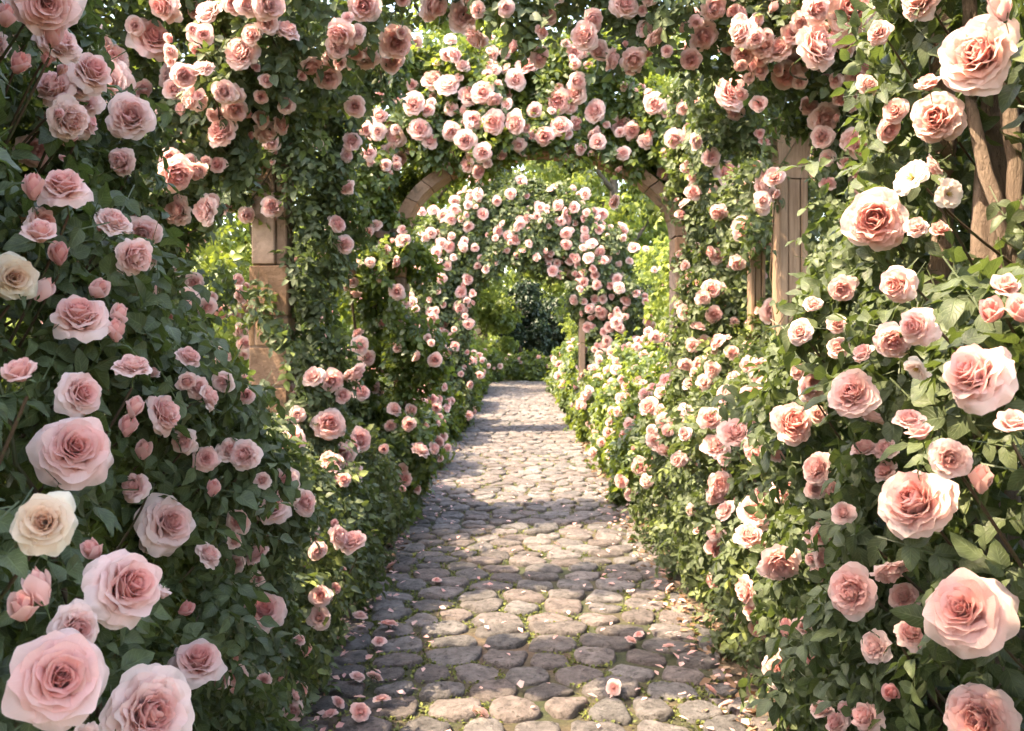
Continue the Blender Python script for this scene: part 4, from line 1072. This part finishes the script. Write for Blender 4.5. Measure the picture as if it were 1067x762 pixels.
# brown leaf litter along both edges, loose petals
n = 1900; s = R.choice([-1, 1], n); d = 2.6 + 12 * R.random(n) ** 1.6
x = s * (.93 + R.normal(0, .10, n)); x = np.where(np.abs(x) < .80, x * 1.2, x)
M['litter'] = leaf_mat('dry_leaf', (.10, .055, .03), (.22, .125, .075), (.36, .24, .16), (.3, .15, .06), veins=False, rough=.8, tw=.12)
P = np.column_stack([x, d, R.uniform(.006, .03, n)])
tag(obj('fallen_leaves', litter('fallen_leaves', P, .045, M['litter'], R, .5, R.random(n))), 'dry brown leaves lying along the edges of the cobbled path', 'leaf litter', None, 'stuff')
n = 600; s = R.choice([-1, 1], n, p=[.6, .4]); d = 3.0 + 7 * R.random(n) ** 1.7; x = np.where(R.random(n) < .72, s * (.88 + R.normal(0, .16, n)), R.uniform(-.9, .9, n))
P = np.column_stack([x, d, np.full(n, .038)])
tag(obj('fallen_petals', litter('fallen_petals', P, .036, M['pink'], R, .35, R.uniform(.15, .7, n))), 'single pink rose petals scattered over the path edges', 'petals', None, 'stuff')

# fallen blossoms
FB = [(375, 747, 24, 'pink rose head lying at the bottom left of the path, nearest the camera'), (398, 733, 20, 'crumpled pink blossom lying just behind the nearest fallen rose head'), (500, 748, 22, 'pale blossom fallen by itself near the bottom middle of the path'),
      (640, 720, 20, 'pale pink blossom fallen on the cobbles right of the middle'), (405, 655, 22, ''), (372, 709, 18, ''), (390, 709, 18, ''), (352, 735, 16, ''), (358, 670, 20, ''), (395, 672, 16, ''), (375, 645, 16, ''), (408, 592, 13, ''), (455, 607, 11, 'small orange pink blossom fallen inside the left edge of the path'),
      (657, 670, 14, ''), (697, 677, 15, ''), (666, 664, 12, ''), (740, 722, 16, ''), (757, 738, 18, ''), (698, 615, 12, ''), (344, 748, 18, '')]
proto = {}
for x, y, w, lb in FB:
    d = H * F / (y - CY + .0); d = (H - .035) * F / (y - CY); P = unproj(x, y, d); D = min(max(w * d / F * .95, .05), .10)
    ms = bmesh_for('open', 1, int(R.integers(0, 4)))
    o = obj('fallen_blossom', ms['whole'], None, (P[0], P[1], .036 + .16 * D))
    o.rotation_euler = (R.normal(0, .45), R.normal(0, .45), R.uniform(0, 6.28)); o.scale = (D, D, D * .62)
    if not lb: lb = 'small pink blossom fallen along the left edge of the cobbles' if x < 540 else 'small pink blossom fallen along the right edge of the cobbles'
    tag(o, lb, 'fallen blossom', 'rose blossoms fallen on the path')

# ---------------------------------------------------------------- trees beyond the garden
def tree(x, d, h, r, label, mat='tree_leaf', n=7000, leaf=.16, low=.28, name='garden_tree', seed=0, young_glow=.28):
    R = np.random.default_rng(900 + seed); base = np.array([x, d, 0.0])
    root = empty(name, (x, d, 0), label, 'tree', 'trees beyond the rose garden')
    tb = MB(); ends = []
    tt = np.linspace(0, 1, 10)[:, None]
    topp = np.array([R.normal(0, .3), R.normal(0, .3), h * .8])
    P = tt * topp + np.sin(tt * 3) * R.normal(0, .12, 3) * [1, 1, 0]
    tube(tb, P, np.linspace(.022 * h, .006 * h, 10), 9, 0, .5)
    for k in range(9):
        q = P[int(R.integers(3, 9))]; a = R.uniform(0, 2 * PI); l = r * R.uniform(.5, .95)
        e = q + np.array([math.cos(a) * l, math.sin(a) * l, R.uniform(.1, .35) * h * .5])
        m_ = (q + e) / 2 + [0, 0, -.05 * h]
        tube(tb, (1 - tt) ** 2 * q + 2 * tt * (1 - tt) * m_ + tt ** 2 * e, np.linspace(.009 * h, .003 * h, 10), 6, 0, .5); ends.append(e)
    obj('trunk', tb.mesh('trunk', [M['tree_bark']]), root)
    # crown: clumps around limb ends and over the outline
    cl_ = []
    for k in range(34):
        a = R.uniform(0, 2 * PI); zt = R.random(); prof = math.sin(PI * (.12 + .85 * zt)) ** .7
        rr = r * prof * math.sqrt(R.uniform(.15, 1))
        cl_.append((math.cos(a) * rr, math.sin(a) * rr, h * (low + (1 - low) * zt)))
    cl_ = np.array(cl_ + [tuple(e) for e in ends]); cr = r * R.uniform(.22, .42, len(cl_))
    k = R.integers(0, len(cl_), n); v = R.normal(0, 1, (n, 3)); v /= np.linalg.norm(v, axis=1)[:, None]
    Pn = cl_[k] + v * (cr[k] * R.random(n) ** .45)[:, None] * [1, 1, .75]
    Pn[:, 2] = np.maximum(Pn[:, 2], .1)
    tone = np.clip(R.beta(1.5, 3, n) * .8, 0, .85); yg = R.random(n) < young_glow; tone[yg] = R.uniform(.8, 1, yg.sum())
    obj('crown', leaf_mesh('crown', Pn + base, v, leaf, 2, M[mat], R, base, tone), root)
TR = [(-9.5, 26, 13, 4.0, 'broad tree far left behind the sandstone pillar'), (-6.5, 36, 9, 3.4, 'leafy tree seen left through the nearest arch'), (-2.0, 50, 19, 5.4, 'tall pale green tree rising above the middle of the arches'), (4.6, 47, 18, 5.2, 'tall light tree right of the dark evergreens'),
      (7.2, 30, 8, 3.0, 'bushy tree behind the roses right of the farther arch'), 
      ]
for i, (x, d, h, r, lb) in enumerate(TR):
    tree(x, d, h, r, lb, n=6500 if d < 40 else 8500, leaf=.20 if d < 40 else .27, low=.16, seed=i)
# the dark evergreen that closes the view, and a paler one before the gap in the sky
tree(.25, 43.0, 4.0, 1.3, 'dark evergreen closing the view at the end of the path', mat='conifer', n=4500, leaf=.16, low=.03, name='evergreen_tree', seed=30, young_glow=.04)
tree(1.45, 45.0, 3.3, 1.4, 'lower dark evergreen behind the right end of the path', mat='conifer', n=4500, leaf=.16, low=.03, name='evergreen_tree', seed=34, young_glow=.1)
tree(-3.4, 34, 13.5, 3.2, 'slender pale green tree left of centre showing above the nearest arch', n=6500, leaf=.2, low=.2, seed=31)
tree(3.6, 36, 13.5, 3.0, 'slender pale green tree right of centre showing above the nearest arch', n=6500, leaf=.2, low=.2, seed=32)
tree(-2.0, 41, 6.5, 2.2, 'light green tree rising behind the dark evergreen on its left', n=5000, leaf=.18, low=.05, seed=33, young_glow=.3)
# far wood beyond everything, one mass
R = np.random.default_rng(78); n = 16000; a = R.uniform(-1.0, 1.0, n); rad = R.uniform(72, 92, n); hh = 6.5 + 2.5 * np.sin(a * 23) + 1.5 * np.sin(a * 57 + 1)
P = np.stack([np.sin(a) * rad, np.cos(a) * rad, hh * R.random(n) ** .8], -1); v = R.normal(0, 1, (n, 3)); v /= np.linalg.norm(v, axis=1)[:, None]
tag(obj('far_wood', leaf_mesh('far_wood', P, v, .55, 2, M['tree_leaf'], R, np.zeros(3), np.clip(R.beta(1.5, 2.5, n), 0, .95))), 'far wood of light green trees behind the whole garden', 'wood', None, 'stuff')

# ---------------------------------------------------------------- light
EL, AZ = math.radians(55), math.radians(-106)   # sun ahead and to the left
S = Vector((math.sin(AZ) * math.cos(EL), math.cos(AZ) * math.cos(EL), math.sin(EL)))
w = bpy.data.worlds.new('World'); C.world = w; w.use_nodes = True
nt = w.node_tree; bg = nt.nodes['Background']; sky = nt.nodes.new('ShaderNodeTexSky'); sky.sky_type = 'NISHITA'; sky.sun_disc = False
sky.sun_elevation = EL; sky.sun_rotation = AZ; sky.dust_density = 2.5; sky.air_density = 1.0; sky.ozone_density = .6
nt.links.new(sky.outputs[0], bg.inputs[0]); bg.inputs[1].default_value = .15
l = bpy.data.lights.new('sun', 'SUN'); l.energy = 2.0; l.angle = math.radians(.55); l.color = (1, .90, .74)
lo_ = bpy.data.objects.new('sun', l); COL.objects.link(lo_); lo_.rotation_euler = S.to_track_quat('Z', 'Y').to_euler(); lo_.location = S * 40

# ---------------------------------------------------------------- camera
c = bpy.data.cameras.new('camera'); co = bpy.data.objects.new('camera', c); COL.objects.link(co)
co.location = (0, 0, H); co.rotation_euler = (PI / 2, 0, 0)
c.sensor_width = 36; c.sensor_fit = 'HORIZONTAL'; c.lens = 36 * F / 1067
c.shift_x = (533.5 - CX) / 1067; c.shift_y = -(381 - CY) / 1067
c.clip_start = .05; c.clip_end = 1000
c.dof.use_dof = True; c.dof.focus_distance = 1.8; c.dof.aperture_fstop = 13; c.dof.aperture_blades = 0
C.camera = co
C.render.engine = 'CYCLES'
C.cycles.max_bounces = 8; C.cycles.diffuse_bounces = 4; C.cycles.glossy_bounces = 2; C.cycles.transmission_bounces = 4; C.cycles.transparent_max_bounces = 4
C.cycles.use_denoising = True; C.cycles.sample_clamp_indirect = 6
vs = C.view_settings; vs.view_transform = 'Standard'; vs.look = 'None'; vs.exposure = 3.25; vs.gamma = 1; vs.use_white_balance = True; vs.white_balance_temperature = 7900; vs.white_balance_tint = 10; vs.use_curve_mapping = False
